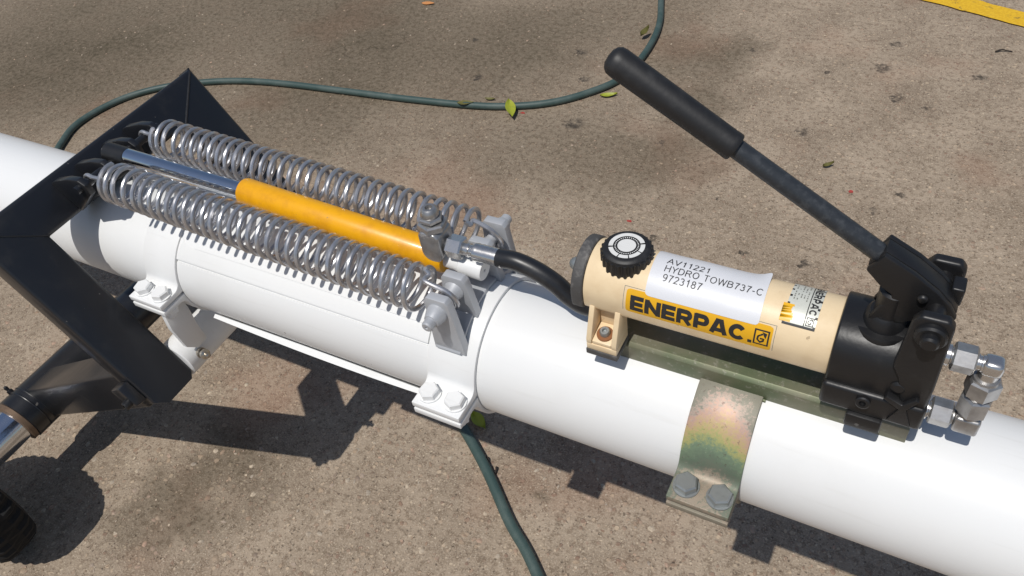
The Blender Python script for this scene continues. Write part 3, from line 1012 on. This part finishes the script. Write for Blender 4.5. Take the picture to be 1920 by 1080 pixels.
# feet cast on the reservoir
for sy in (-1, 1):
    mb = MB()
    y0, y1 = sy * .22, sy * .60
    ya, yb = sorted((y0, y1))
    mb.box(-3.02, -2.62, ya, yb, 1.34, 1.44)
    for xa in (-3.02, -2.69):
        mb.prism([(sy * .60, 1.442), (sy * .60, 1.52), (sy * .43, 1.96), (sy * .22, 1.96), (sy * .22, 1.442)], lambda p: (xa, p[0], p[1]), (.07, 0, 0))
    mb.box(-2.948, -2.692, *sorted((sy * .22, sy * .30)), 1.442, 1.9)
    mb.prism([(sy * .59, 1.442), (sy * .59, 1.50), (sy * .302, 1.56), (sy * .302, 1.442)], lambda p: (-2.945, p[0], p[1]), (.25, 0, 0))
    ft = build('foot', mb, 'beige', pm, 0.012)
    mb = MB()
    mb.box(-3.03, -2.61, *sorted((sy * .20, sy * .61)), 1.245, 1.338)
    build('foot_pad', mb, 'grey_cast', ft, 0.015)
    mb = MB().lathe((-2.82, sy * .46, 1.52), (0, sy * .2, 1), [(0, .105), (.03, .105)], 24)
    build('washer', mb, 'rust', ft)
    mb = MB().lathe((-2.82, sy * .46, 1.55), (0, sy * .2, 1), [(0, .066), (.05, .066), (.07, .055), (.07, .03), (.03, .028)], 18)
    build('screw', mb, 'dull_steel', ft)
# grey end cap and dome nut
mb = MB()
sc = 1.0
poly = [(p[0] * 1.05, PZ - .01 + (p[1] - PZ) * 1.06) for p in RP]
mb.prof_x(poly, -3.255, -3.102)
cap = build('end_cap', mb, 'grey_cast', pm, 0.05, seg=3)
mb = MB()
mb.hexnut((-3.25, .04, 2.10), (-1, 0, 0), .11, .115)
mb.lathe((-3.35, .04, 2.10), (-1, 0, 0), [(0, .095), (.05, .09), (.10, .065), (.125, .03), (.13, 0)], 20)
build('dome_nut', mb, 'dull_steel', cap)
# knurled filler cap with printed disc
KX, KY = -2.69, .0
mb = MB()
n = 24
ring = []
for k in range(n * 4):
    r = .312 if (k % 4) in (0, 1) else .290
    ring.append((r * math.cos(2 * math.pi * k / (n * 4)), r * math.sin(2 * math.pi * k / (n * 4))))
mb.prism(ring, lambda p: (KX + p[0], KY + p[1], 2.43), (0, 0, .175))
mb.lathe((KX, KY, 2.604), (0, 0, 1), [(0, .292), (.03, .284), (.05, .262), (.055, .235)], 48)
mb.lathe((KX, KY, 2.36), (0, 0, 1), [(0, .19), (.09, .19)], 32)
knob = build('filler_cap', mb, 'black_rubber', pm, 0.0)


def flat_ring(cx_, cy__, z, r0, r1, a0=0, a1=360, n=48):
    m = MB()
    vs = []
    for i in range(n + 1):
        a = math.radians(a0 + (a1 - a0) * i / n)
        vs += [(cx_ + r0 * math.cos(a), cy__ + r0 * math.sin(a), z), (cx_ + r1 * math.cos(a), cy__ + r1 * math.sin(a), z)]
    m.add(vs, [(2 * i, 2 * i + 1, 2 * i + 3, 2 * i + 2) for i in range(n)])
    return m


kz = 2.668
mb = MB()
for a0, a1 in ((32, 200), (207, 258), (262, 296), (300, 342), (346, 385)):
    m2 = flat_ring(KX, KY, kz, .160, .212, a0, a1, 24)
    mb.add(m2.v, m2.f)
for k in range(34):
    a = k * 360 / 34
    m2 = flat_ring(KX, KY, kz, .128, .142, a, a + 5, 2)
    mb.add(m2.v, m2.f)
m2 = MB().lathe((KX, KY, kz), (0, 0, 1), [(0, .108), (.002, .108)], 40)
mb.add(m2.v, m2.f)
build('cap_print', mb, 'white_print', knob)

# printed text helpers ------------------------------------------------
ARC = lambda cx, cy, rx, ry, a0, a1, n=10: [(cx + rx * math.cos(math.radians(a0 + (a1 - a0) * i / n)), cy + ry * math.sin(math.radians(a0 + (a1 - a0) * i / n))) for i in range(n + 1)]
# thin grotesque letters: width, then strokes in a unit-high box
THIN = {
    'A': (.72, [[(.02, 0), (.36, 1), (.70, 0)], [(.14, .34), (.58, .34)]]),
    'V': (.70, [[(.02, 1), (.35, 0), (.68, 1)]]),
    'H': (.74, [[(.08, 0), (.08, 1)], [(.66, 0), (.66, 1)], [(.08, .53), (.66, .53)]]),
    'Y': (.70, [[(.02, 1), (.35, .45), (.68, 1)], [(.35, .45), (.35, 0)]]),
    'D': (.74, [[(.08, 0), (.08, 1)], [(.08, .95), (.36, .95)] + ARC(.36, .5, .31, .45, 90, -90, 12) + [(.08, .05)]]),
    'R': (.74, [[(.08, 0), (.08, 1)], [(.08, .95), (.42, .95)] + ARC(.42, .73, .22, .22, 90, -90, 8) + [(.08, .51)], [(.40, .51), (.70, 0)]]),
    'O': (.80, [ARC(.40, .5, .33, .46, 0, 360, 24)]),
    'T': (.64, [[(.02, .95), (.62, .95)], [(.32, .95), (.32, 0)]]),
    'W': (.98, [[(.02, 1), (.25, .02), (.49, .98), (.73, .02), (.96, 1)]]),
    'B': (.70, [[(.08, 0), (.08, 1)], [(.08, .95), (.36, .95)] + ARC(.38, .74, .21, .21, 90, -90, 8) + [(.08, .53)], [(.36, .53)] + ARC(.39, .29, .24, .24, 90, -90, 8) + [(.08, .05)]]),
    '1': (.56, [[(.14, .76), (.26, .82), (.34, .98), (.34, 0)]]),
    '2': (.56, [ARC(.28, .71, .22, .25, 165, -35, 10) + [(.06, .05), (.52, .05)]]),
    '3': (.56, [ARC(.27, .73, .19, .22, 155, -80, 9), ARC(.27, .28, .22, .24, 85, -155, 10)]),
    '7': (.56, [[(.05, .94), (.50, .94), (.30, .5), (.20, 0)]]),
    '8': (.56, [ARC(.28, .74, .18, .21, 0, 360, 16), ARC(.28, .28, .22, .25, 0, 360, 16)]),
    '9': (.56, [ARC(.28, .69, .21, .27, 0, 360, 16), ARC(.25, .50, .25, .46, 15, -65, 6)[0:1] + ARC(.24, .55, .26, .51, 12, -110, 9)]),
    '-': (.36, [[(.04, .36), (.32, .36)]]),
    'C': (.76, [ARC(.41, .5, .33, .46, 42, 318, 18)]),
    ' ': (.30, []),
}
# heavy extended letters of the maker's name: stroke half-width is set by the caller
HEAVY = {
    'E': (.86, [[(.15, 0), (.15, 1)], [(.0, .885), (.84, .885)], [(.0, .5), (.80, .5)], [(.0, .115), (.84, .115)]]),
    'N': (1.02, [[(.15, 0), (.15, 1)], [(.87, 0), (.87, 1)], [(.15, .93), (.87, .07)]]),
    'R': (.98, [[(.15, 0), (.15, 1)], [(.1, .885), (.60, .885)] + ARC(.60, .675, .21, .21, 90, -90, 8) + [(.1, .465)], [(.52, .44), (.84, .0)]]),
    'P': (.92, [[(.15, 0), (.15, 1)], [(.1, .885), (.58, .885)] + ARC(.58, .645, .21, .24, 90, -90, 8) + [(.1, .405)]]),
    'A': (1.06, [[(.13, 0), (.46, 1)], [(.60, 1), (.93, 0)], [(.40, .89), (.66, .89)], [(.26, .30), (.80, .30)]]),
    'C': (.96, [ARC(.50, .5, .36, .385, 38, 322, 18)]),
    '.': (.30, [[(.15, .0), (.15, .22)]]),
}


def strokes(s, table, height, half, width=None, gap=.10):
    """ribbon lettering laid out flat: list of quads (each a list of four points), total width"""
    quads, x = [], 0.0
    for ch in s:
        w, st = table[ch]
        for line in st:
            pts = [(x + a, b_) for a, b_ in line]
            pts = [p for i, p in enumerate(pts) if i == 0 or math.hypot(p[0] - pts[i - 1][0], p[1] - pts[i - 1][1]) > 1e-5]
            dense = [pts[0]]
            for p, q in zip(pts, pts[1:]):
                k = max(1, int(math.hypot(q[0] - p[0], q[1] - p[1]) / .17))
                dense += [(p[0] + (q[0] - p[0]) * t / k, p[1] + (q[1] - p[1]) * t / k) for t in range(1, k + 1)]
            closed = math.hypot(dense[0][0] - dense[-1][0], dense[0][1] - dense[-1][1]) < 1e-4
            off = []
            n = len(dense)
            for i, p in enumerate(dense):
                a = dense[i - 1] if i else (dense[-2] if closed else None)
                c = dense[i + 1] if i < n - 1 else (dense[1] if closed else None)
                ds = []
                if a:
                    ds.append((p[0] - a[0], p[1] - a[1]))
                if c:
                    ds.append((c[0] - p[0], c[1] - p[1]))
                ds = [(d[0] / (math.hypot(*d) or 1), d[1] / (math.hypot(*d) or 1)) for d in ds]
                tx, ty = sum(d[0] for d in ds), sum(d[1] for d in ds)
                L = math.hypot(tx, ty) or 1
                tx, ty = tx / L, ty / L
                cosh = tx * ds[0][0] + ty * ds[0][1]
                k = half / max(.45, cosh)
                off.append(((p[0] - ty * k, p[1] + tx * k), (p[0] + ty * k, p[1] - tx * k)))
            for (a, b_), (c, d) in zip(off, off[1:]):
                quads.append([a, c, d, b_])
        x += w + gap
    total = x - gap
    sx = (width / total) if width else height
    return [[(p[0] * sx, p[1] * height) for p in q] for q in quads], total * sx


def on_pump(u, v, lift):
    """u along the pump, v the arc length up from the near side (angle 180), both in design units"""
    a = math.radians(180) - v / PR
    r = PR + lift
    return (u, r * math.cos(a), PZ + r * math.sin(a))


def ang_v(deg):
    return math.radians(180 - deg) * PR


def wrap_patch(u0, u1, v0, v1, lift, corner=0.0, nu=24, nv=24, curl=None, skew=0.0):
    """thin wrapped sheet; both faces modelled so that it has thickness"""
    m = MB()
    lv = (lift, lift * .25)
    pts = []
    for L_ in lv:
        for i in range(nu + 1):
            for j in range(nv + 1):
                u = u0 + (u1 - u0) * i / nu
                v = v0 + (v1 - v0) * j / nv
                if corner:
                    cu_ = min(u - u0, u1 - u)
                    cv = min(v - v0, v1 - v)
                    if cu_ < corner and cv < corner:
                        # pull the corner in on a circle
                        dx_, dy_ = corner - cu_, corner - cv
                        rr = math.hypot(dx_, dy_)
                        mx = max(dx_, dy_)
                        if rr > 1e-9:
                            f_ = mx / rr
                            ndx, ndy = dx_ * f_, dy_ * f_
                            u += (dx_ - ndx) * (1 if u < (u0 + u1) / 2 else -1)
                            v += (dy_ - ndy) * (1 if v < (v0 + v1) / 2 else -1)
                ll = L_
                if curl:
                    ll = L_ + curl(u, v)
                pts.append(on_pump(u + skew * (v - v0), v, ll))
    N = (nu + 1) * (nv + 1)
    fs = []
    for k in (0, 1):
        for i in range(nu):
            for j in range(nv):
                a = k * N + i * (nv + 1) + j
                fs.append((a, a + 1, a + nv + 2, a + nv + 1))
    rim_ = [(0, j) for j in range(nv)] + [(i, nv) for i in range(nu)] + [(nu, j) for j in range(nv, 0, -1)] + [(i, 0) for i in range(nu, 0, -1)]
    for (i, j), (i2, j2) in zip(rim_, rim_[1:] + rim_[:1]):
        a, b_ = i * (nv + 1) + j, i2 * (nv + 1) + j2
        fs.append((a, b_, N + b_, N + a))
    m.add(pts, fs)
    return m


def wrap_poly(m, poly, lift, nsub=3):
    """closed polygon print, as a fan of small quads is not needed: the shapes are small"""
    m.add([on_pump(u, v, lift) for u, v in poly], [tuple(range(len(poly)))])


def wrap_text(s, table, u0, v0, height, half, lift, width, gap=.10):
    qs, w = strokes(s, table, height, half, width, gap)
    m = MB()
    for i, q in enumerate(qs):
        m.add([on_pump(u0 + x, v0 + y, lift + .00002 * (i % 40)) for x, y in q], [(0, 1, 2, 3)])
    return m


def wrap_vtext(s, table, u0, v0, height, half, lift, length, gap=.10):
    """lettering that reads down the side: text x runs against v, letter tops face +u"""
    qs, w = strokes(s, table, height, half, length, gap)
    m = MB()
    for i, q in enumerate(qs):
        m.add([on_pump(u0 + y, v0 - x, lift + .00002 * (i % 40)) for x, y in q], [(0, 1, 2, 3)])
    return m


# clear-edged amber decal with the maker's name
dv0, dv1 = ang_v(185.5), ang_v(145.5)
dec = build('decal', wrap_patch(-2.55, -.87, dv0 - .012, dv1 + .012, .0022, .04, 40, 14), 'sticker', pm, sharp=50)
mb = wrap_text('ENERPAC', HEAVY, -2.495, ang_v(180.5), .198, .140, .0040, 1.345, .05)
m2 = wrap_text('.', HEAVY, -1.128, ang_v(180.0), .198, .112, .0040, .06)
mb.add(m2.v, m2.f)


def frame_uv(m, u0, u1, v0, v1, t, lift):
    for (a, b_, c, d) in ((u0, u1, v0, v0 + t), (u0, u1, v1 - t, v1), (u0, u0 + t, v0 + t, v1 - t), (u1 - t, u1, v0 + t, v1 - t)):
        nn = 6
        for i in range(nn):
            va, vb = c + (d - c) * i / nn, c + (d - c) * (i + 1) / nn
            m.add([on_pump(a, va, lift), on_pump(b_, va, lift), on_pump(b_, vb, lift), on_pump(a, vb, lift)], [(0, 1, 2, 3)])


def emblem(m, u0, v0, w, h, t, lift):
    """square emblem: a looped arrow in a box"""
    frame_uv(m, u0, u0 + w, v0, v0 + h, t, lift)

    def q(poly):
        wrap_poly(m, [(u0 + w * a, v0 + h * b_) for a, b_ in poly], lift)
    # diamond-shaped loop with an arrow leaving it to the upper right
    q([(.20, .34), (.32, .36), (.36, .60), (.22, .58)])
    q([(.20, .34), (.44, .13), (.46, .27), (.32, .38)])
    q([(.44, .13), (.70, .28), (.60, .38), (.46, .27)])
    q([(.70, .28), (.72, .48), (.58, .50), (.60, .38)])
    q([(.58, .50), (.58, .40), (.42, .40), (.42, .50)])
    q([(.22, .58), (.36, .56), (.62, .72), (.52, .80)])
    q([(.50, .88), (.84, .82), (.78, .50), (.66, .62), (.58, .78)])


emblem(mb, -1.062, ang_v(179), .165, .20, .018, .0040)
build('decal_lettering', mb, 'ink', dec)
# faint outline left by the clear border of the decal
mb = MB()
frame_uv(mb, -2.585, -.845, dv0 - .034, dv1 + .034, .006, .0016)
build('decal_border', mb, 'ink_grey', dec)

# white paper label, one corner lifting
lv0, lv1 = ang_v(148.0), ang_v(52.0)


def curl(u, v):
    e = max(0.0, (u - (-1.32)) / .30) * max(0.0, (v - (lv1 - .30)) / .30)
    return .085 * e * e * e + .0018 * math.sin(u * 9.0 + v * 5)


pap = build('paper_label', wrap_patch(-2.335, -1.035, lv0, lv1, .0075, .05, 44, 30, curl, -.045), 'paper', pm, sharp=50)
mb = MB()
for s_, u0, dg, wd in (('AV11221', -2.205, 89.5, .50), ('HYDRO TOWB737-C', -2.200, 105.0, 1.115), ('9723187', -2.185, 120.5, .455)):
    m2 = wrap_text(s_, THIN, u0, ang_v(dg), .086, .052, .0125, wd, .12)
    mb.add(m2.v, m2.f)
build('label_lettering', mb, 'ink', pap)

# metal data plate wrapped over the top near the head
pv0, pv1 = ang_v(135.5), ang_v(44)
dpl = build('data_plate', wrap_patch(-.815, -.475, pv0, pv1, .006, .03, 20, 30), 'plate', pm, sharp=50)
mb = MB()
frame_uv(mb, -.815, -.475, pv0, pv1, .026, .0075)
# divider and title running up the plate
nn = 20
for i in range(nn):
    va, vb = pv0 + (pv1 - pv0) * i / nn, pv0 + (pv1 - pv0) * (i + 1) / nn
    mb.add([on_pump(-.600, va, .0076), on_pump(-.590, va, .0076), on_pump(-.590, vb, .0076), on_pump(-.600, vb, .0076)], [(0, 1, 2, 3)])
m2 = wrap_vtext('ENERPAC', HEAVY, -.578, pv0 + .155 + .50, .078, .115, .0078, .50)
mb.add(m2.v, m2.f)
emblem(mb, -.580, pv0 + .035, .080, .095, .010, .0078)
build('plate_lettering', mb, 'ink', dpl)
mb = MB()
rr = random.Random(3)
for c in range(5):
    u = -.64 - .033 * c
    for k in range(9):
        va = pv0 + .30 + k * .035
        if rr.random() < .7:
            ln_ = rr.uniform(.012, .028)
            mb.add([on_pump(u, va, .0077), on_pump(u + .012, va, .0077), on_pump(u + .012, va + ln_, .0077), on_pump(u, va + ln_, .0077)], [(0, 1, 2, 3)])
build('plate_fine_print', mb, 'ink_grey', dpl)
mb = MB()
for k in range(8):
    va, vb = pv0 + .03 + .025 * k, pv0 + .03 + .025 * (k + 1)
    w_ = .115 + .02 * math.sin(k * .9)
    mb.add([on_pump(-.85, va, .0082), on_pump(-.85 + w_, va, .0082), on_pump(-.85 + w_, vb, .0082), on_pump(-.85, vb, .0082)], [(0, 1, 2, 3)])
build('warning_patch', mb, 'sticker', dpl)

# black pump head ------------------------------------------------------
HX0, HX1 = -.262, .745
poly = [(.475 * math.copysign(abs(math.cos(math.radians(a))) ** .78, math.cos(math.radians(a))), 2.10 + .46 * math.sin(math.radians(a)) ** .82) for a in range(180, -1, -5)] + [(.475, 1.895), (-.475, 1.895)]
mb = MB().prof_x(poly, HX0, HX1)
head = build('pump_head', mb, 'black_satin', pm, 0.025, seg=3)
mb = MB()
mb.box(HX0 - .012, HX1 + .012, -.53, .53, 1.54, 1.90)
build('head_base', mb, 'black_satin', pm, 0.05, seg=3)
for sy in (-1, 1):
    mb = MB().box(.03, .40, *sorted((sy * .30, sy * .57)), 1.33, 1.545)
    build('base_tab', mb, 'black_satin', pm, 0.03)
mb = MB()
mb.box(-.24, .73, -.26, .26, 1.247, 1.545)
build('base_block', mb, 'black_satin', pm, 0.02)
# star rib, screw and valve plugs on the near face
mb = MB()
mb.prism([(.42, 1.62), (.50, 1.84), (.33, 1.95), (.36, 2.0), (.52, 1.92), (.62, 2.06), (.66, 2.04), (.57, 1.86), (.66, 1.60)],
         lambda p: (p[0], -.555, p[1]), (0, .10, 0))
build('rib', mb, 'black_satin', head, 0.012)
mb = MB().lathe((.16, -.50, 1.80), (0, -1, .25), [(0, .075), (.09, .075), (.10, .06), (.10, .035), (.06, .03)], 18)
build('screw', mb, 'black_satin', head)
mb = MB()
mb.lathe((.42, -.34, 2.40), (0, -1, .3), [(0, .08), (.05, .08), (.07, .05)], 20)
mb.lathe((.44, -.42, 2.10), (0, -1, .1), [(0, .08), (.07, .08), (.09, .05)], 20)
build('valve_plug', mb, 'black_satin', head)
# turret the plunger and links stand on
mb = MB()
mb.lathe((.14, -.03, 2.40), (0, 0, 1), [(0, .30), (.10, .30), (.14, .28), (.14, .21), (.26, .19), (.30, .16)], 36)
tur = build('plunger_turret', mb, 'black_satin', pm)
mb = MB()
mb.lathe((.16, -.03, 2.70), (0, 0, 1), [(0, .15), (.30, .15), (.33, .12)], 24)
build('plunger', mb, 'black_satin', tur)
# side cheeks that carry the pivot bolt
for (ya, yb) in ((-.50, -.38), (.30, .42)):
    mb = MB().plate_xz([(.32, 2.42), (.36, 3.10), (.42, 3.20), (.66, 3.20), (.72, 3.12), (.745, 2.2), (.73, 1.85), (.50, 1.85), (.40, 2.25)], ya, yb)
    ck = build('side_cheek', mb, 'black_satin', pm, 0.03, seg=3)
mb = MB()
mb.lathe((.545, -.50, 3.0), (0, -1, 0), [(0, .145), (.05, .145), (.07, .125), (.07, .085), (.13, .085), (.15, .065)], 26)
mb.lathe((.545, .43, 3.0), (0, -1, 0), [(0, .09), (.95, .09)], 16)
build('pivot_bolt', mb, 'black_satin', pm)
# lever: bracket, bar, grip ---------------------------------------------
bp = [(-.15, 3.30), (-.07, 3.42), (-.02, 3.53), (.28, 3.37), (.52, 3.20), (.65, 3.07), (.73, 2.94), (.70, 2.84), (.56, 2.78), (.36, 2.76), (.16, 2.62), (-.02, 2.66), (.06, 2.86), (.14, 2.95), (.13, 3.05), (.02, 3.12)]
mb = MB()
mb.plate_xz(bp, -.17, -.10)
mb.plate_xz(bp, .10, .17)
mb.prism([(-.15, 3.30), (-.02, 3.53), (.28, 3.37), (.52, 3.20), (.65, 3.07), (.73, 2.94), (.66, 2.91), (.57, 3.04), (.46, 3.14), (.25, 3.29), (.0, 3.42), (-.10, 3.27)],
         lambda p: (p[0], -.098, p[1]), (0, .196, 0))
lev = build('lever_bracket', mb, 'black_satin', pm, 0.018)
mb = MB()
mb.box(.62, .74, .02, .22, 2.92, 3.14)
mb.lathe((.40, -.17, 3.12), (0, -1, 0), [(0, .05), (.04, .05), (.05, .03)], 14)
build('link_pin', mb, 'black_satin', lev, 0.03, seg=3)
h0 = Vector((.10, 0, 3.30))
h1 = Vector((-2.80, 0, 5.10))
hd = (h1 - h0).normalized()
L1 = (h1 - h0).length
g0 = L1 * .565
mb = MB()
mb.lathe(h0, hd, [(0, .098), (L1 * .6, .098)], 28)
build('handle_bar', mb, 'handle_bar', pm)
mb = MB()
mb.lathe(h0 + hd * g0, hd, [(0, .105), (0, .135), (.015, .142), (.06, .142), (.08, .140), (L1 - g0 - .12, .150), (L1 - g0 - .06, .143), (L1 - g0 - .02, .115), (L1 - g0 + .005, .07), (L1 - g0 + .012, 0)], 36)
build('handle_grip', mb, 'black_rubber', pm)

# steel pipe fittings looped on the outlet end of the head ---------------------------------
ft = thing('outlet_fitting', 'grey steel elbow fittings and hex nuts looped at the end of the black pump head', 'pipe fitting', (1.0, 0, 1.7))
zu, zl, ye = 2.47, 1.56, -.20
xe = 1.165
for z in (zu, zl):
    mb = MB().lathe((.70, ye, z), (1, 0, 0), [(0, .115), (.09, .115), (.10, .09), (.13, .09)], 20)
    build('adaptor', mb, 'bright_steel', ft)
    mb = MB().hexnut((.81, ye, z), (1, 0, 0), .215, .150, (0, .25, 1))
    build('hex_nut', mb, 'steel', ft)


def elbow(z, sgn, w):
    m = MB()
    m.lathe((1.02, ye, z), (1, 0, 0), [(0, .09), (.02, .09), (.025, .078), (.045, .078), (.05, .09), (.10, .09)], 18)
    m.lathe((xe, ye, z + sgn * .06), (0, 0, sgn), [(0, w), (.12, w)], 20)
    return m


eb = build('elbow', elbow(zu, -1, .10), 'bright_steel', ft)
m = MB().box(1.07, xe + .105, ye - .10, ye + .10, zu - .095, zu + .095)
build('elbow_body', m, 'bright_steel', eb, 0.055, seg=3)
eb = build('elbow', elbow(zl, 1, .11), 'steel', ft)
m = MB().box(1.045, xe + .125, ye - .12, ye + .12, zl - .12, zl + .12)
build('elbow_body', m, 'steel', eb, 0.035, seg=3)
mb = MB().hexnut((xe, ye, zu - .20), (0, 0, -1), .235, .165, (.3, 1, 0))
mb.lathe((xe, ye, zu - .175), (0, 0, -1), [(0, .12), (.03, .13)], 24)
build('hex_nut', mb, 'steel', ft)
mb = MB().hexnut((xe, ye, zl + .17), (0, 0, 1), .27, .160, (.9, 1, 0))
mb.lathe((xe, ye, zl + .13), (0, 0, 1), [(0, .12), (.40, .12)], 20)
build('hex_nut', mb, 'steel', ft)
# ------------------------------------------------------------------ garden hose on the ground
hr = 0.127
zz = -H + hr
ga = [(-12.4, 29.5), (-11.7, 26.0), (-10.76, 23.3), (-10.25, 21.63), (-9.96, 20.03), (-9.95, 18.77), (-10.21, 17.35), (-10.82, 16.31), (-11.86, 15.37), (-13.24, 14.69),
      (-14.78, 14.27), (-17.39, 13.94), (-20.25, 13.72), (-22.76, 13.48), (-24.73, 13.13), (-26.35, 12.63), (-27.82, 11.93), (-28.94, 10.87), (-29.57, 9.69),
      (-29.71, 8.68), (-29.4, 7.65), (-28.6, 6.4), (-26.5, 4.9), (-22, 4.0), (-16.5, 3.9), (-12, 3.8), (-9.6, 3.1), (-8.0, 2.03), (-7.21, 1.44), (-6.34, 0.76), (-5.62, 0.17), (-5.08, -0.27), (-4.0, -1.15), (-2.6, -2.3)]
hose = build('garden_hose', MB().tube([q + Vector((.022 * math.sin(i * .31), .022 * math.sin(i * .23 + 1), 0)) for i, q in enumerate(bezier([(x, y, zz) for x, y in ga], 8))], hr, 18), 'hose_green')
tag(hose, 'dull green garden hose winding over the pavement and under the towbar', 'hose')


# ------------------------------------------------------------------ fallen leaves, twigs, flecks
def leaf(label, x, y, ln_, wd, ang, tilt, mat, curl_=0.25, z=0.03, cat='leaf', name='fallen_leaf', group='leaves fallen on the pavement'):
    m = MB()
    nn, rows_ = 10, []
    ca, sa = math.cos(ang), math.sin(ang)
    for i in range(nn + 1):
        t = i / nn
        w_ = wd * (math.sin(math.pi * min(1, t ** .8)) * .95 + .03)
        for s_ in (-1, -.5, 0, .5, 1):
            lx = (t - .5) * ln_
            ly = s_ * w_ * .5
            lz = abs(s_) * wd * curl_ + curl_ * ln_ * (t - .5) ** 2 + tilt * (t) * ln_ * .5 + tilt * s_ * wd * .3
            rows_.append((x + lx * ca - ly * sa, y + lx * sa + ly * ca, -H + z + lz))
    vs = rows_ + [(a, b_, c - .006) for a, b_, c in rows_]
    N = len(rows_)
    fs = []
    for i in range(nn):
        for k in range(4):
            a = i * 5 + k
            fs.append((a, a + 1, a + 6, a + 5))
            fs.append((N + a, N + a + 5, N + a + 6, N + a + 1))
    for i in range(nn):
        fs.append((i * 5, (i + 1) * 5, N + (i + 1) * 5, N + i * 5))
        fs.append((i * 5 + 4, N + i * 5 + 4, N + (i + 1) * 5 + 4, (i + 1) * 5 + 4))
    fs.append((0, N, N + 1, 1)); fs.append((1, N + 1, N + 2, 2)); fs.append((2, N + 2, N + 3, 3)); fs.append((3, N + 3, N + 4, 4))
    a = nn * 5
    for k in range(4):
        fs.append((a + k, a + k + 1, N + a + k + 1, N + a + k))
    m.add(vs, fs)
    o = build(name, m, mat, sharp=70)
    return tag(o, label, cat, group)


leaf('yellow green leaf leaning on the hose, its tip pointing away', -13.10, 14.36, .95, .38, -1.0, -.25, 'leaf', .18, .26)
leaf('olive leaf draped over the hose, left of the brightest leaf', -14.9, 14.22, .62, .28, .35, .0, 'leaf_dark', .10, .24)
leaf('small yellow green leaf lying flat beside the rubber grip', -10.2, 16.38, .62, .24, .45, .05, 'leaf')
leaf('dark leaf curled round the hose beyond the grip', -10.42, 20.5, .5, .22, 1.2, .5, 'leaf_dark', .5, .15)
leaf('pale dry leaf just behind the hose', -14.3, 14.95, .40, .15, .1, .1, 'leaf_dark')
leaf('tiny curled leaf alone on bare pavement right of the lever', -2.29, 14.68, .34, .13, .6, .4, 'leaf_dark', .5)
leaf('green leaf lying in the tube shadow beside the white clamp', -7.74, 2.36, .62, .3, -.5, .05, 'leaf')
leaf('dry yellow leaf at the edge of the tube shadow', 1.02, 1.93, .42, .16, .3, .2, 'leaf')
leaf('orange wood chip lying on the far pavement', -20.71, 20.91, .62, .26, .15, .05, 'wood', .02, .05, 'wood chip', 'wood_chip', None)
for i, (x, y, ln_, a, lb) in enumerate(((-6.98, 1.42, .34, -.9, 'short dark twig against the hose, nearer the white clamp'),
                                       (-6.70, 1.26, .30, -1.3, 'short dark twig against the hose, farther from the white clamp'),
                                       (1.74, 22.65, .55, .4, 'dark curved twig below the yellow line'))):
    p_ = bezier([(x + ln_ * (t - .5) * math.cos(a), y + ln_ * (t - .5) * math.sin(a) + .05 * math.sin(t * 5), -H + .05 + .03 * math.sin(t * 4)) for t in (0, .35, .7, 1)], 4)
    o = build('twig', MB().tube(p_, [.03 * (1 - .5 * k / len(p_)) for k in range(len(p_))], 7), 'twig')
    tag(o, lb, 'twig', 'twigs on the pavement')
for x, y, lb in ((-1.43, 13.74, 'red paint fleck on bare pavement below the lever'), (-7.04, 10.41, 'red paint fleck behind the filler cap'),
                 (-12.75, 14.55, 'red fleck beside the brightest leaf at the hose'), (.75, 26.35, 'red fleck on the yellow line')):
    m = MB()
    ring = [(x + .09 * rnd.uniform(.5, 1.2) * math.cos(a), y + .06 * rnd.uniform(.5, 1.2) * math.sin(a)) for a in [k * .9 for k in range(7)]]
    m.prism(ring, lambda p: (p[0], p[1], -H + (.06 if y > 26 else .002)), (0, 0, .02))
    tag(build('paint_fleck', m, 'red_fleck'), lb, 'paint fleck', 'red flecks on the pavement')
